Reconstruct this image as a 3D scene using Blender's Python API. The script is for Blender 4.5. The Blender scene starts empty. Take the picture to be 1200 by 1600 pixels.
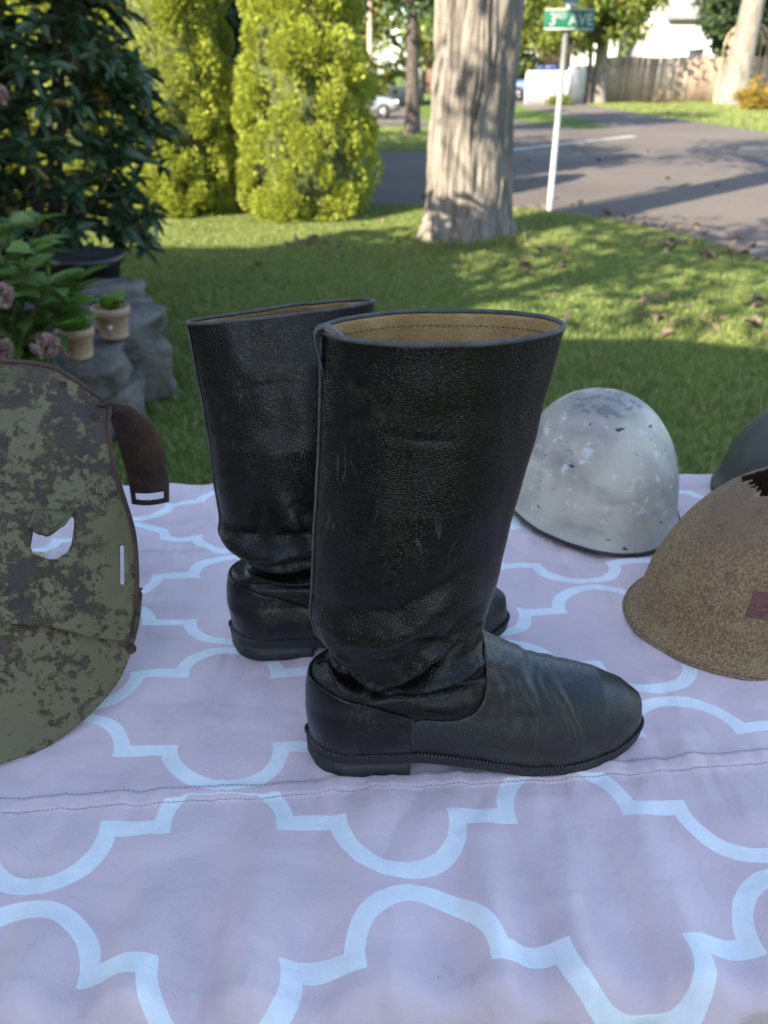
import bpy, math, random
import numpy as np
from mathutils import Vector, Matrix
from mathutils.geometry import delaunay_2d_cdt

random.seed(7); rng = np.random.default_rng(11)
SC = bpy.context.scene
COL = SC.collection
R = math.radians

# ------------------------------------------------------------------ camera
cam = bpy.data.cameras.new('camera'); CAM = bpy.data.objects.new('camera', cam); COL.objects.link(CAM)
CAM.location = (0, 0, 1.31); CAM.rotation_euler = (R(90 - 29.7), 0, 0)
cam.sensor_fit = 'VERTICAL'; cam.sensor_height = 36.0; cam.lens = 1202 / 1600 * 36
cam.clip_start = 0.02; cam.clip_end = 2000
cam.dof.use_dof = True; cam.dof.focus_distance = 0.66; cam.dof.aperture_fstop = 6.8
SC.camera = CAM
# ------------------------------------------------------------------ sky, sun, exposure
SUN_EL, SUN_AZ = 32.0, 225.0
W = bpy.data.worlds.new('World'); SC.world = W; W.use_nodes = True
wn = W.node_tree.nodes; wl = W.node_tree.links
sky = wn.new('ShaderNodeTexSky'); sky.sky_type = 'NISHITA'; sky.sun_disc = False
sky.sun_elevation = R(SUN_EL); sky.sun_rotation = R(SUN_AZ)
wl.new(sky.outputs[0], wn['Background'].inputs[0]); wn['Background'].inputs[1].default_value = 0.15
sl = bpy.data.lights.new('sun', 'SUN'); sl.energy = 5.0; sl.angle = R(0.55); sl.color = (1.0, 0.89, 0.72)
SUN = bpy.data.objects.new('sun', sl); COL.objects.link(SUN)
_az, _el = R(SUN_AZ), R(SUN_EL)
sdir = Vector((math.sin(_az) * math.cos(_el), math.cos(_az) * math.cos(_el), math.sin(_el)))
SUN.rotation_euler = sdir.to_track_quat('Z', 'Y').to_euler(); SUN.location = sdir * 60
vs = SC.view_settings; vs.view_transform = 'Standard'; vs.look = 'None'; vs.exposure = 2.0; vs.gamma = 1.0
vs.use_curve_mapping = False

# ------------------------------------------------------------------ helpers
def tag(o, label=None, cat=None, group=None, kind=None):
    for k, v in (('label', label), ('category', cat), ('group', group), ('kind', kind)):
        if v: o[k] = v
    return o

def link(name, me, parent=None):
    o = bpy.data.objects.new(name, me); COL.objects.link(o)
    if parent is not None: o.parent = parent
    return o

def empty(name, loc=(0, 0, 0), rz=0):
    o = bpy.data.objects.new(name, None); COL.objects.link(o); o.location = loc; o.rotation_euler = (0, 0, rz)
    o.empty_display_size = 0.1
    return o

def mesh(name, V, F, mat=None, smooth=True, uv=None):
    V = np.asarray(V, dtype=np.float32).reshape(-1, 3)
    me = bpy.data.meshes.new(name)
    if isinstance(F, np.ndarray):
        k = F.shape[1]; n = len(F); flat = F.astype(np.int32).ravel(); st = np.arange(n, dtype=np.int32) * k
        tot = np.full(n, k, np.int32)
    else:
        tot = np.array([len(f) for f in F], np.int32); n = len(F)
        flat = np.array([i for f in F for i in f], np.int32); st = np.concatenate(([0], np.cumsum(tot)[:-1])).astype(np.int32)
    me.vertices.add(len(V)); me.vertices.foreach_set('co', V.ravel())
    me.loops.add(len(flat)); me.loops.foreach_set('vertex_index', flat)
    me.polygons.add(n); me.polygons.foreach_set('loop_start', st); me.polygons.foreach_set('loop_total', tot)
    if smooth: me.polygons.foreach_set('use_smooth', np.ones(n, bool))
    if uv is not None:
        l = me.uv_layers.new(name='UVMap'); l.data.foreach_set('uv', np.asarray(uv, np.float32)[flat].ravel())
    me.update(calc_edges=True); me.validate()
    if mat: me.materials.append(mat)
    return me

def obj(name, V, F, mat, parent=None, smooth=True, uv=None):
    return link(name, mesh(name, V, F, mat, smooth, uv), parent)

def grid_faces(m, n, wu=False, wv=False):
    i = np.arange(m if wu else m - 1)[:, None]; j = np.arange(n if wv else n - 1)[None, :]
    a = i * n + j; b = ((i + 1) % m) * n + j; c = ((i + 1) % m) * n + (j + 1) % n; d = i * n + (j + 1) % n
    return np.stack([a, b, c, d], -1).reshape(-1, 4)

def grid_normals(G, wu=False, wv=False):
    def dif(A, ax, w):
        if w: return np.roll(A, -1, ax) - np.roll(A, 1, ax)
        return np.gradient(A, axis=ax)
    n = np.cross(dif(G, 0, wu), dif(G, 1, wv)); l = np.linalg.norm(n, axis=-1, keepdims=True)
    return n / np.maximum(l, 1e-12)

class MB:
    """collects simple shapes into one mesh"""
    def __init__(s): s.V = []; s.F = []
    def add(s, V, F):
        b = len(s.V); s.V += [tuple(v) for v in V]; s.F += [tuple(int(i) + b for i in f) for f in F]; return s
    def box(s, c, d, M=None, bev=0):
        x, y, z = (k / 2 for k in d)
        vs_ = [Vector((sx * x, sy * y, sz * z)) for sx in (-1, 1) for sy in (-1, 1) for sz in (-1, 1)]
        if M is not None: vs_ = [M @ v for v in vs_]
        s.add([(v[0] + c[0], v[1] + c[1], v[2] + c[2]) for v in vs_],
              [(0, 1, 3, 2), (4, 6, 7, 5), (0, 4, 5, 1), (2, 3, 7, 6), (0, 2, 6, 4), (1, 5, 7, 3)]); return s
    def tube(s, pts, rad, n=8, cap=True):
        V, F = tube(pts, rad, n, cap); return s.add(V, F)
    def lathe(s, prof, n=24, c=(0, 0, 0)):
        m = len(prof); V = []
        for r, z in prof:
            for k in range(n):
                a = 2 * math.pi * k / n; V.append((c[0] + r * math.cos(a), c[1] + r * math.sin(a), c[2] + z))
        return s.add(V, grid_faces(m, n, False, True)[:, ::-1])
    def prism(s, poly, y0, y1):   # polygon in xz extruded along y
        n = len(poly); V = [(p[0], y0, p[1]) for p in poly] + [(p[0], y1, p[1]) for p in poly]
        F = [tuple(range(n)), tuple(range(2 * n - 1, n - 1, -1))] + [(i, n + i, n + (i + 1) % n, (i + 1) % n) for i in range(n)]
        return s.add(V, F)
    def build(s, name, mat, parent=None, smooth=False, bevel=0):
        o = obj(name, s.V, s.F, mat, parent, smooth)
        if bevel:
            b = o.modifiers.new('bevel', 'BEVEL'); b.width = bevel; b.segments = 2; b.limit_method = 'ANGLE'
        return o

def tube(pts, rad, n=8, cap=True):
    P = [Vector(p) for p in pts]; m = len(P)
    if not hasattr(rad, '__len__'): rad = [rad] * m
    V = []; up = Vector((0, 0, 1)); prev = None
    for i in range(m):
        t = (P[min(i + 1, m - 1)] - P[max(i - 1, 0)]).normalized()
        if prev is None:
            a = t.cross(up)
            if a.length < .05: a = t.cross(Vector((1, 0, 0)))
            a.normalize()
        else:
            a = prev - t * prev.dot(t); a.normalize()
        b = t.cross(a); prev = a
        for k in range(n):
            q = 2 * math.pi * k / n; V.append(P[i] + (a * math.cos(q) + b * math.sin(q)) * rad[i])
    F = [tuple(f) for f in grid_faces(m, n, False, True)]
    if cap: F += [tuple(range(n - 1, -1, -1)), tuple(range((m - 1) * n, m * n))][:2]
    return V, F

def _hash(i, j, k, s):
    h = (i * 374761393 + j * 668265263 + k * 2147483647 + s * 974634777) & 0xFFFFFFFF
    h = ((h ^ (h >> 13)) * 1274126177) & 0xFFFFFFFF
    return ((h ^ (h >> 16)) & 0xFFFF) / 32767.5 - 1.0
def vnoise(x, y, z=0.0, s=0):
    x, y, z = np.broadcast_arrays(np.asarray(x, float), np.asarray(y, float), np.asarray(z, float))
    i = np.floor(x).astype(np.int64); j = np.floor(y).astype(np.int64); k = np.floor(z).astype(np.int64)
    f = x - i; g = y - j; h = z - k
    f = f * f * (3 - 2 * f); g = g * g * (3 - 2 * g); h = h * h * (3 - 2 * h)
    r = 0
    for a in (0, 1):
        for b in (0, 1):
            for c in (0, 1):
                r = r + _hash(i + a, j + b, k + c, s) * (f if a else 1 - f) * (g if b else 1 - g) * (h if c else 1 - h)
    return r
def fbm(x, y, z=0.0, o=4, s=0):
    r = 0; a = 1.0
    for q in range(o):
        r = r + a * vnoise(np.asarray(x) * 2 ** q, np.asarray(y) * 2 ** q, np.asarray(z) * 2 ** q, s + q); a *= .5
    return r
def sstep(a, b, x):
    t = np.clip((np.asarray(x, float) - a) / (b - a), 0, 1); return t * t * (3 - 2 * t)

# ------------------------------------------------------------------ node helper
class X:
    def __init__(s, nt, sock): s.nt = nt; s.k = sock
    def _m(s, op, *o):
        n = s.nt.nodes.new('ShaderNodeMath'); n.operation = op
        for i, v in enumerate((s,) + o):
            if isinstance(v, X): s.nt.links.new(v.k, n.inputs[i])
            else: n.inputs[i].default_value = float(v)
        return X(s.nt, n.outputs[0])
    def __add__(s, o): return s._m('ADD', o)
    def __sub__(s, o): return s._m('SUBTRACT', o)
    def __mul__(s, o): return s._m('MULTIPLY', o)
    __radd__ = __add__; __rmul__ = __mul__
    def __truediv__(s, o): return s._m('DIVIDE', o)
    def rsub(s, o): return (s * -1.0) + o
    def abs(s): return s._m('ABSOLUTE')
    def lt(s, o): return s._m('LESS_THAN', o)
    def gt(s, o): return s._m('GREATER_THAN', o)
    def max(s, o): return s._m('MAXIMUM', o)
    def min(s, o): return s._m('MINIMUM', o)
    def pw(s, o): return s._m('POWER', o)
    def sqrt(s): return s._m('SQRT')
    def wrap(s, hi, lo): return s._m('WRAP', hi, lo)
    def ss(s, a, b, lo=0., hi=1.):
        n = s.nt.nodes.new('ShaderNodeMapRange'); n.interpolation_type = 'SMOOTHSTEP'
        s.nt.links.new(s.k, n.inputs[0])
        for i, v in enumerate((a, b, lo, hi)): n.inputs[i + 1].default_value = v
        return X(s.nt, n.outputs[0])

class Mat:
    def __init__(s, name, rough=.6, spec=.5, metal=0., coat=0.):
        s.m = bpy.data.materials.new(name); s.m.use_nodes = True; s.nt = s.m.node_tree; s.N = s.nt.nodes; s.L = s.nt.links
        s.b = s.N['Principled BSDF']; s.b.inputs['Roughness'].default_value = rough; s.b.inputs['Metallic'].default_value = metal
        s.b.inputs['Specular IOR Level'].default_value = spec; s.b.inputs['Coat Weight'].default_value = coat
        s._c = None
    def co(s, which='Object'):
        if s._c is None: s._c = s.N.new('ShaderNodeTexCoord')
        return s._c.outputs[which]
    def geo(s, out):
        return X(s.nt, s.N.new('ShaderNodeNewGeometry').outputs[out])
    def rnd(s): return X(s.nt, s.N.new('ShaderNodeObjectInfo').outputs['Random'])
    def xyz(s, which='Object'):
        n = s.N.new('ShaderNodeSeparateXYZ'); s.L.new(s.co(which), n.inputs[0]); return [X(s.nt, o) for o in n.outputs]
    def mapping(s, scale, which='Object', loc=(0, 0, 0)):
        n = s.N.new('ShaderNodeMapping'); s.L.new(s.co(which), n.inputs[0]); n.inputs[3].default_value = scale; n.inputs[1].default_value = loc
        return n.outputs[0]
    def noise(s, scale, detail=4, rough=.55, vec=None, dist=0., out=0):
        n = s.N.new('ShaderNodeTexNoise'); s.L.new(vec if vec is not None else s.co(), n.inputs['Vector'])
        n.inputs['Scale'].default_value = scale; n.inputs['Detail'].default_value = detail
        n.inputs['Roughness'].default_value = rough; n.inputs['Distortion'].default_value = dist
        return X(s.nt, n.outputs[out])
    def voro(s, scale, vec=None, feat='F1', rnd=1.):
        n = s.N.new('ShaderNodeTexVoronoi'); n.feature = feat
        s.L.new(vec if vec is not None else s.co(), n.inputs['Vector']); n.inputs['Scale'].default_value = scale
        n.inputs['Randomness'].default_value = rnd
        return X(s.nt, n.outputs['Distance'])
    def mix(s, f, a, b):
        n = s.N.new('ShaderNodeMix'); n.data_type = 'RGBA'
        for i, v in ((0, f), (6, a), (7, b)):
            if isinstance(v, X): s.L.new(v.k, n.inputs[i])
            elif hasattr(v, '__len__'): n.inputs[i].default_value = (v[0], v[1], v[2], 1)
            else: n.inputs[i].default_value = v
        return X(s.nt, n.outputs[2])
    def color(s, c):
        if isinstance(c, X): s.L.new(c.k, s.b.inputs['Base Color'])
        else: s.b.inputs['Base Color'].default_value = (c[0], c[1], c[2], 1)
        return s
    def rough(s, v): s.L.new(v.k, s.b.inputs['Roughness']); return s
    def bump(s, h, dist, strength=1.):
        n = s.N.new('ShaderNodeBump'); n.inputs['Distance'].default_value = dist; n.inputs['Strength'].default_value = strength
        s.L.new(h.k, n.inputs['Height'])
        old = s.b.inputs['Normal'].links
        if old: s.L.new(old[0].from_socket, n.inputs['Normal'])
        s.L.new(n.outputs[0], s.b.inputs['Normal']); return s
    def translucent(s, col, f=.35):
        t = s.N.new('ShaderNodeBsdfTranslucent'); mx = s.N.new('ShaderNodeMixShader'); mx.inputs[0].default_value = f
        if isinstance(col, X): s.L.new(col.k, t.inputs[0])
        else: t.inputs[0].default_value = (*col, 1)
        s.L.new(s.b.outputs[0], mx.inputs[1]); s.L.new(t.outputs[0], mx.inputs[2])
        s.L.new(mx.outputs[0], s.N['Material Output'].inputs[0]); return s

def plain(name, c, rough=.6, var=.15, scale=8., metal=0., spec=.5, bump=0.):
    m = Mat(name, rough, spec, metal); n = m.noise(scale, 5)
    m.color(m.mix(n.ss(.3, .7), [k * (1 - var) for k in c], [k * (1 + var) for k in c]))
    if bump: m.bump(m.noise(scale * 4, 4), bump)
    return m.m

def leafmat(name, cols, trans=.3, rough=.45, islands=True):
    m = Mat(name, rough, .4)
    r = m.geo('Random Per Island') if islands else m.rnd()
    a, b, c, d = cols
    col = m.mix(r.ss(.0, .4), a, b); col = m.mix(r.ss(.45, .8), col, c); col = m.mix(r.ss(.9, .98), col, d)
    n = m.noise(9, 3); col2 = m.mix(n.ss(.3, .75, 0, .35), col, a)
    m.color(col2); m.translucent(m.mix(.5, col2, [k * 1.3 for k in c]), trans)
    return m.m

# ================================================================== SETTING
def gz(x, y):
    return -0.80 * sstep(20, 46, y) * sstep(7, 3, x)

def cdt(outline, holes=(), pts=()):
    V = [Vector(p) for p in outline]; E_ = [(i, (i + 1) % len(outline)) for i in range(len(outline))]
    for h in holes:
        b = len(V); V += [Vector(p) for p in h]; E_ += [(b + i, b + (i + 1) % len(h)) for i in range(len(h))]
    V += [Vector(p) for p in pts]
    r = delaunay_2d_cdt(V, E_, [], 0, 1e-6)
    return np.array([(v.x, v.y) for v in r[0]]), [list(f) for f in r[2]]
def inside(poly, x, y):
    poly = np.asarray(poly); x = np.asarray(x); y = np.asarray(y); r = np.zeros(x.shape, bool); n = len(poly); j = n - 1
    for i in range(n):
        c = ((poly[i, 1] > y) != (poly[j, 1] > y)) & (x < (poly[j, 0] - poly[i, 0]) * (y - poly[i, 1]) / (poly[j, 1] - poly[i, 1] + 1e-12) + poly[i, 0])
        r ^= c; j = i
    return r

ROAD = [(-60, 9.7), (-2, 9.6), (.6, 9.35), (1.3, 9.1), (1.9, 8.75), (2.4, 8.25), (2.75, 7.6), (2.98, 6.9), (3.08, 6.2), (3.2, 4), (3.3, -30), (9.9, -30),
        (9.75, 18), (9.65, 24), (9.55, 32), (9.6, 37), (9.7, 41.2), (10.2, 44), (10.4, 49.5), (5.4, 49.5), (2.6, 56), (2.0, 75), (-60, 75), (-60, 27), (1.2, 26.5), (2.2, 25.5),
        (2.5, 24), (2.5, 18), (2.2, 16.9), (1.2, 16.3), (-2, 16), (-60, 15.8)]
road_np = np.array(ROAD)

m = Mat('lawn_soil', .95, .1)
n1 = m.noise(1.3, 5); n2 = m.noise(30, 4)
c = m.mix(n1.ss(.35, .68), (.06, .10, .022), (.10, .145, .03)); c = m.mix(n2.ss(.5, .75, 0, .5), c, (.11, .12, .035))
m.color(c).bump(n2, .02); M_LAWN = m.m
m = Mat('asphalt', .9, .2)
n1 = m.noise(.35, 5); n2 = m.noise(260, 3); n3 = m.voro(.55, feat='DISTANCE_TO_EDGE')
c = m.mix(n1.ss(.3, .7), (.085, .071, .062), (.12, .101, .086)); c = m.mix(n2.ss(.4, .75, 0, .5), c, (.16, .14, .125))
cr = m.noise(.8, 6, .6, None, 1.5); crack = (cr - .5).abs().lt(.0025)
c = m.mix(crack * .6, c, (.04, .04, .042))
m.color(c).bump(n2, .004); M_ASPH = m.m

gx = np.concatenate([[-400, -150, -80], np.arange(-60, 60.1, 2), [80, 150, 400]])
gy = np.concatenate([[-300, -100, -40], np.arange(-20, 90.1, 2), [120, 200, 900]])
GX, GY = np.meshgrid(gx, gy, indexing='ij'); GZ = gz(GX, GY)
ground = obj('ground', np.stack([GX, GY, GZ], -1), grid_faces(len(gx), len(gy)), M_LAWN)
tag(ground, 'mown green lawn running out to the street and beyond', kind='structure')

def flat_sheet(name, outline, mat, dz, step, parent=None):
    o = np.array(outline); lo = o.min(0); hi = o.max(0)
    P = [(x, y) for x in np.arange(lo[0] + step / 2, hi[0], step) for y in np.arange(lo[1] + step / 2, hi[1], step)]
    P = np.array(P); P = P[inside(o, P[:, 0], P[:, 1])] if len(P) else P
    V2, F = cdt(outline, (), [tuple(p) for p in P])
    cen = np.array([V2[f].mean(0) for f in F]); k = inside(o, cen[:, 0], cen[:, 1])
    F = [f for f, q in zip(F, k) if q]
    V = np.column_stack([V2, gz(V2[:, 0], V2[:, 1]) + dz])
    ob = obj(name, V, F, mat, parent)
    return ob
ro = flat_sheet('road', ROAD, M_ASPH, .006, 2.0)
for p_ in ro.data.polygons: pass
tag(ro, 'grey asphalt street and corner beyond the lawn', kind='structure')
M_PAINT = plain('road_paint', (.34, .33, .31), .8, .25, 6)
d = Vector((3.5, 3.85)).normalized(); nrm = Vector((-d.y, d.x)) * .11
a0, a1 = Vector((2.45, 16.5)), Vector((6.0, 20.4))
ln = flat_sheet('road_marking', [tuple(a0 + nrm), tuple(a0 - nrm), tuple(a1 - nrm), tuple(a1 + nrm)], M_PAINT, .012, 1.0)
tag(ln, 'worn white stop line painted across the asphalt', kind='structure')
# ---- real grass blades on the near lawn, one uncountable mass
def grass_mesh(name, n, xr, yr, hmin, hmax, wid, mat, keep, dens_y=1.0):
    t = rng.random(n) ** dens_y
    y = yr[0] + (yr[1] - yr[0]) * t; x = xr[0] + (xr[1] - xr[0]) * rng.random(n)
    k = keep(x, y); x = x[k]; y = y[k]; n = len(x)
    patch = .75 + .5 * fbm(x * .9, y * .9, 0, 3, 5)
    h = (hmin + (hmax - hmin) * rng.random(n)) * np.clip(patch, .4, 1.5)
    a = rng.random(n) * 2 * np.pi; lean = .2 + .9 * rng.random(n); la = rng.random(n) * 2 * np.pi
    w = wid * (.6 + .8 * rng.random(n))
    ax, ay = np.cos(a) * w / 2, np.sin(a) * w / 2
    lx, ly = np.cos(la) * lean * h, np.sin(la) * lean * h
    z = gz(x, y)
    V = np.empty((n, 5, 3))
    V[:, 0] = np.stack([x - ax, y - ay, z - .004], -1); V[:, 1] = np.stack([x + ax, y + ay, z - .004], -1)
    mx, my = x + lx * .35, y + ly * .35
    V[:, 2] = np.stack([mx + ax * .8, my + ay * .8, z + h * .62], -1); V[:, 3] = np.stack([mx - ax * .8, my - ay * .8, z + h * .62], -1)
    V[:, 4] = np.stack([x + lx, y + ly, z + h], -1)
    b = np.arange(n)[:, None] * 5
    F = np.concatenate([b + np.array([[0, 1, 2]]), b + np.array([[0, 2, 3]]), b + np.array([[3, 2, 4]])], 0)
    return obj(name, V, F, mat, None, True)
M_GRASS = leafmat('grass_blade', ((.13, .165, .042), (.18, .22, .055), (.235, .265, .08), (.34, .30, .13)), .35, .5)
def keep_lawn(x, y):
    return ~inside(road_np, x + .06 * vnoise(x * 3, y * 3), y + .08 * vnoise(x * 3, y * 3, 3.)) & (abs(x) < 1.0 + .56 * y)
g = grass_mesh('grass', 330000, (-5, 6), (1.3, 9.8), .02, .05, .0065, M_GRASS, keep_lawn, .85)
tag(g, 'short green grass of the front lawn', 'grass', kind='stuff')
g = grass_mesh('grass', 60000, (-14, 3), (15.6, 27), .04, .08, .02, M_GRASS, lambda x, y: ~inside(road_np, x, y) & (abs(x) < .6 * y))
tag(g, 'grass strip under the thin street tree across the road', 'grass', kind='stuff')
g = grass_mesh('grass', 60000, (9, 26), (17, 46), .04, .09, .03, M_GRASS, lambda x, y: ~inside(road_np, x, y) & (abs(x) < .6 * y))
tag(g, 'sunny grass verge below the wooden fence', 'grass', kind='stuff')

g = grass_mesh('grass', 14000, (0, 1.5), (6.6, 8.0), .05, .11, .008, M_GRASS, lambda x, y: (np.hypot(x - .735, y - 7.32) > .40) & (np.hypot(x - .735, y - 7.32) < .40 + .22 * rng.random(len(x))))
tag(g, 'longer grass tufts left around the foot of the thick trunk', 'grass', kind='stuff')

# ================================================================== foliage tools
def rot_frames(d, roll):
    d = d / np.maximum(np.linalg.norm(d, axis=1, keepdims=True), 1e-9)
    ref = np.tile(np.array([0, 0, 1.0]), (len(d), 1)); ref[np.abs(d[:, 2]) > .95] = (1, 0, 0)
    a = np.cross(ref, d); a /= np.linalg.norm(a, axis=1, keepdims=True); b = np.cross(d, a)
    c, s = np.cos(roll)[:, None], np.sin(roll)[:, None]
    return a * c + b * s, d, -a * s + b * c
def cloud(P, D, size, roll, base):
    """base leaf (verts with y along the leaf, faces) copied to every P"""
    bv, bf = base; n = len(P); k = len(bv)
    A, B, C_ = rot_frames(D, roll); s = np.asarray(size)[:, None, None]
    V = P[:, None, :] + s * (A[:, None, :] * bv[None, :, 0:1] + B[:, None, :] * bv[None, :, 1:2] + C_[:, None, :] * bv[None, :, 2:3])
    F = (np.arange(n)[:, None, None] * k + np.asarray(bf)[None]).reshape(-1, len(bf[0]))
    return V.reshape(-1, 3), F
QUAD = (np.array([(0, 0, 0), (.28, .45, .06), (0, 1, 0), (-.28, .45, .06)]), [(0, 1, 2, 3)])
OAKL = (np.array([(0, 0, 0), (.32, .35, .08), (.22, .8, .02), (0, 1, -.05), (-.22, .8, .02), (-.32, .35, .08)]), [(0, 1, 2, 3), (0, 3, 4, 5)])
FAN = (np.array([(0, 0, 0), (.34, .55, .05), (.2, 1, 0), (-.2, 1.05, 0), (-.34, .6, -.05)]), [(0, 1, 2), (0, 2, 3), (0, 3, 4)])
def sph(n):
    v = rng.normal(size=(n, 3)); return v / np.linalg.norm(v, axis=1, keepdims=True)

M_BARK = Mat('bark', .95, .1)
v = M_BARK.mapping((16, 16, 1.9)); bn = M_BARK.noise(1.0, 7, .62, v, .6); bl = M_BARK.noise(1.6, 4); bf_ = M_BARK.noise(40, 5)
c = M_BARK.mix(bn.ss(.35, .65), (.11, .097, .082), (.27, .24, .20)); c = M_BARK.mix(bl.ss(.45, .75, 0, .45), c, (.22, .215, .2)); c = M_BARK.mix(bf_.ss(.55, .7, 0, .4), c, (.09, .08, .07))
M_BARK.color(c).bump(bn, .05, 1.).bump(bf_, .008); M_BARK = M_BARK.m
M_BARKD = plain('dark_bark', (.075, .06, .05), .95, .4, 12, bump=.02)
M_CROWN = {
 'oak': leafmat('oak_leaf', ((.035, .07, .012), (.06, .11, .018), (.10, .15, .022), (.17, .14, .03)), .35),
 'dark': leafmat('shaded_dark_leaf', ((.018, .035, .01), (.028, .05, .014), (.045, .075, .018), (.10, .10, .03)), .25),  # leaf colour darkened to stand for trees in shade
 'gold': leafmat('yellowing_leaf', ((.09, .13, .02), (.14, .18, .03), (.2, .22, .04), (.25, .19, .05)), .4),
 'conifer': leafmat('conifer_needles', ((.022, .045, .016), (.035, .06, .02), (.05, .08, .026), (.07, .085, .03)), .2)}

def make_tree(name, label, base, trunk_r, height, crown_c, crown_r, nclump, per, leaf, kind, bark=None, limbs=7, lean=(0, 0), group=None, base_leaf=OAKL, clump_r=.55, seed=0, flat=.8):
    rs = np.random.default_rng(100 + seed)
    root = empty(name, base); tag(root, label, 'tree', group)
    th = crown_c[2]
    tr = MB(); n = 9
    pts = [(lean[0] * t * th + .03 * math.sin(5 * t + seed), lean[1] * t * th + .03 * math.cos(4 * t + seed), t * th - (.1 if t == 0 else 0)) for t in np.linspace(0, 1, n)]
    tr.tube(pts, [trunk_r * (1.35 if i == 0 else 1.08 if i == 1 else 1 - .45 * i / n) for i in range(n)], 14)
    tr.build('trunk', bark or M_BARKD, root, True)
    top = np.array(pts[-1]); cc = np.array(crown_c, float); cr = np.array(crown_r, float)
    dirs = rs.normal(size=(nclump, 3)); dirs /= np.linalg.norm(dirs, axis=1, keepdims=True)
    rad = rs.random(nclump) ** .45
    C = cc + dirs * rad[:, None] * cr
    for q in range(limbs):
        e = C[rs.integers(nclump)] * .85 + cc * .15; s0 = np.array(pts[int(n * .45) + q % (n // 2)])
        mid = (s0 + e) / 2 + np.array([0, 0, .12 * np.linalg.norm(e - s0)])
        br = MB().tube([s0, (s0 + mid) / 2 + rs.normal(size=3) * .05, mid, (mid + e) / 2, e], [trunk_r * k for k in (.45, .36, .27, .17, .06)], 7)
        br.build('limb', bark or M_BARKD, root, True)
    P = np.repeat(C, per, 0); D = rs.normal(size=P.shape); D /= np.linalg.norm(D, axis=1, keepdims=True)
    cs = clump_r * (.6 + .8 * rs.random(nclump))
    P = P + D * (rs.random(len(P)) ** .5 * np.repeat(cs, per))[:, None] * np.array([1, 1, flat])
    keep = fbm(P[:, 0] * .9 + seed, P[:, 1] * .9, P[:, 2] * .9, 2, seed) > -.45
    P = P[keep]; D = D[keep]
    D2 = D + rs.normal(size=D.shape) * .7 + np.array([0, 0, -.35])
    V, F = cloud(P, D2, leaf * (.6 + .8 * rs.random(len(P))), rs.random(len(P)) * 6.3, base_leaf)
    cw = obj('crown', V, F, M_CROWN[kind], root, False)
    return root

# ================================================================== big trunk in the lawn
def oak():
    root = empty('oak_tree', (.735, 7.32, 0)); tag(root, 'massive grey barked tree trunk standing at the edge of the lawn', 'tree')
    nz, nt = 230, 260
    z = np.linspace(-.1, 6.2, nz) ** 1.0; th = np.linspace(0, 2 * np.pi, nt, endpoint=False)
    Z, T = np.meshgrid(z, th, indexing='ij')
    r = .335 + .012 * np.sin(Z * 1.3) + .02 * vnoise(np.cos(T) * 1.5, np.sin(T) * 1.5, Z * .7, 3)
    fl = np.exp(-np.maximum(Z, 0) / .22)
    r = r + fl * (.085 + .05 * np.cos(5 * T + .6) + .03 * np.cos(3 * T + 1.1))
    ct, st = np.cos(T), np.sin(T)
    rid = np.abs(vnoise(ct * 9 + .5 * vnoise(ct * 3, st * 3, Z * 3), st * 9, Z * 1.7, 9)) + .5 * np.abs(vnoise(ct * 13, st * 13, Z * 2.6, 12)) + .25 * vnoise(ct * 30, st * 30, Z * 9, 14)
    r = r + .036 * (rid - .45)
    V = np.stack([r * ct + .012 * Z, r * st, Z], -1)
    obj('trunk', V, grid_faces(nz, nt, False, True), M_BARK, root)
    rs = np.random.default_rng(5)
    for q in range(9):
        a = q * 2.4; s0 = np.array([.07, 0, 4.6 + .18 * q]); L = 2.6 + 1.3 * rs.random()
        e = s0 + np.array([math.cos(a) * L, math.sin(a) * L, 1.5 + 1.8 * rs.random()])
        mid = (s0 + e) / 2 + np.array([0, 0, .3])
        MB().tube([s0, (s0 + mid) / 2, mid, (mid + e) / 2, e], [.17, .14, .10, .07, .03], 9).build('limb', M_BARK, root, True)
    n = 190; d = rs.normal(size=(n, 3)); d /= np.linalg.norm(d, axis=1, keepdims=True)
    C = np.array([.1, 0, 8.0]) + d * (rs.random(n) ** .4)[:, None] * np.array([3.6, 3.6, 2.7])
    P = np.repeat(C, 45, 0); D = sph(len(P)); P = P + D * (.6 * rng.random(len(P)) ** .5)[:, None]
    V, F = cloud(P, D + np.array([0, 0, -.3]), .17 * (.6 + .7 * rng.random(len(P))), rng.random(len(P)) * 6.3, OAKL)
    obj('crown', V, F, M_CROWN['oak'], root, False)
oak()

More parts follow.
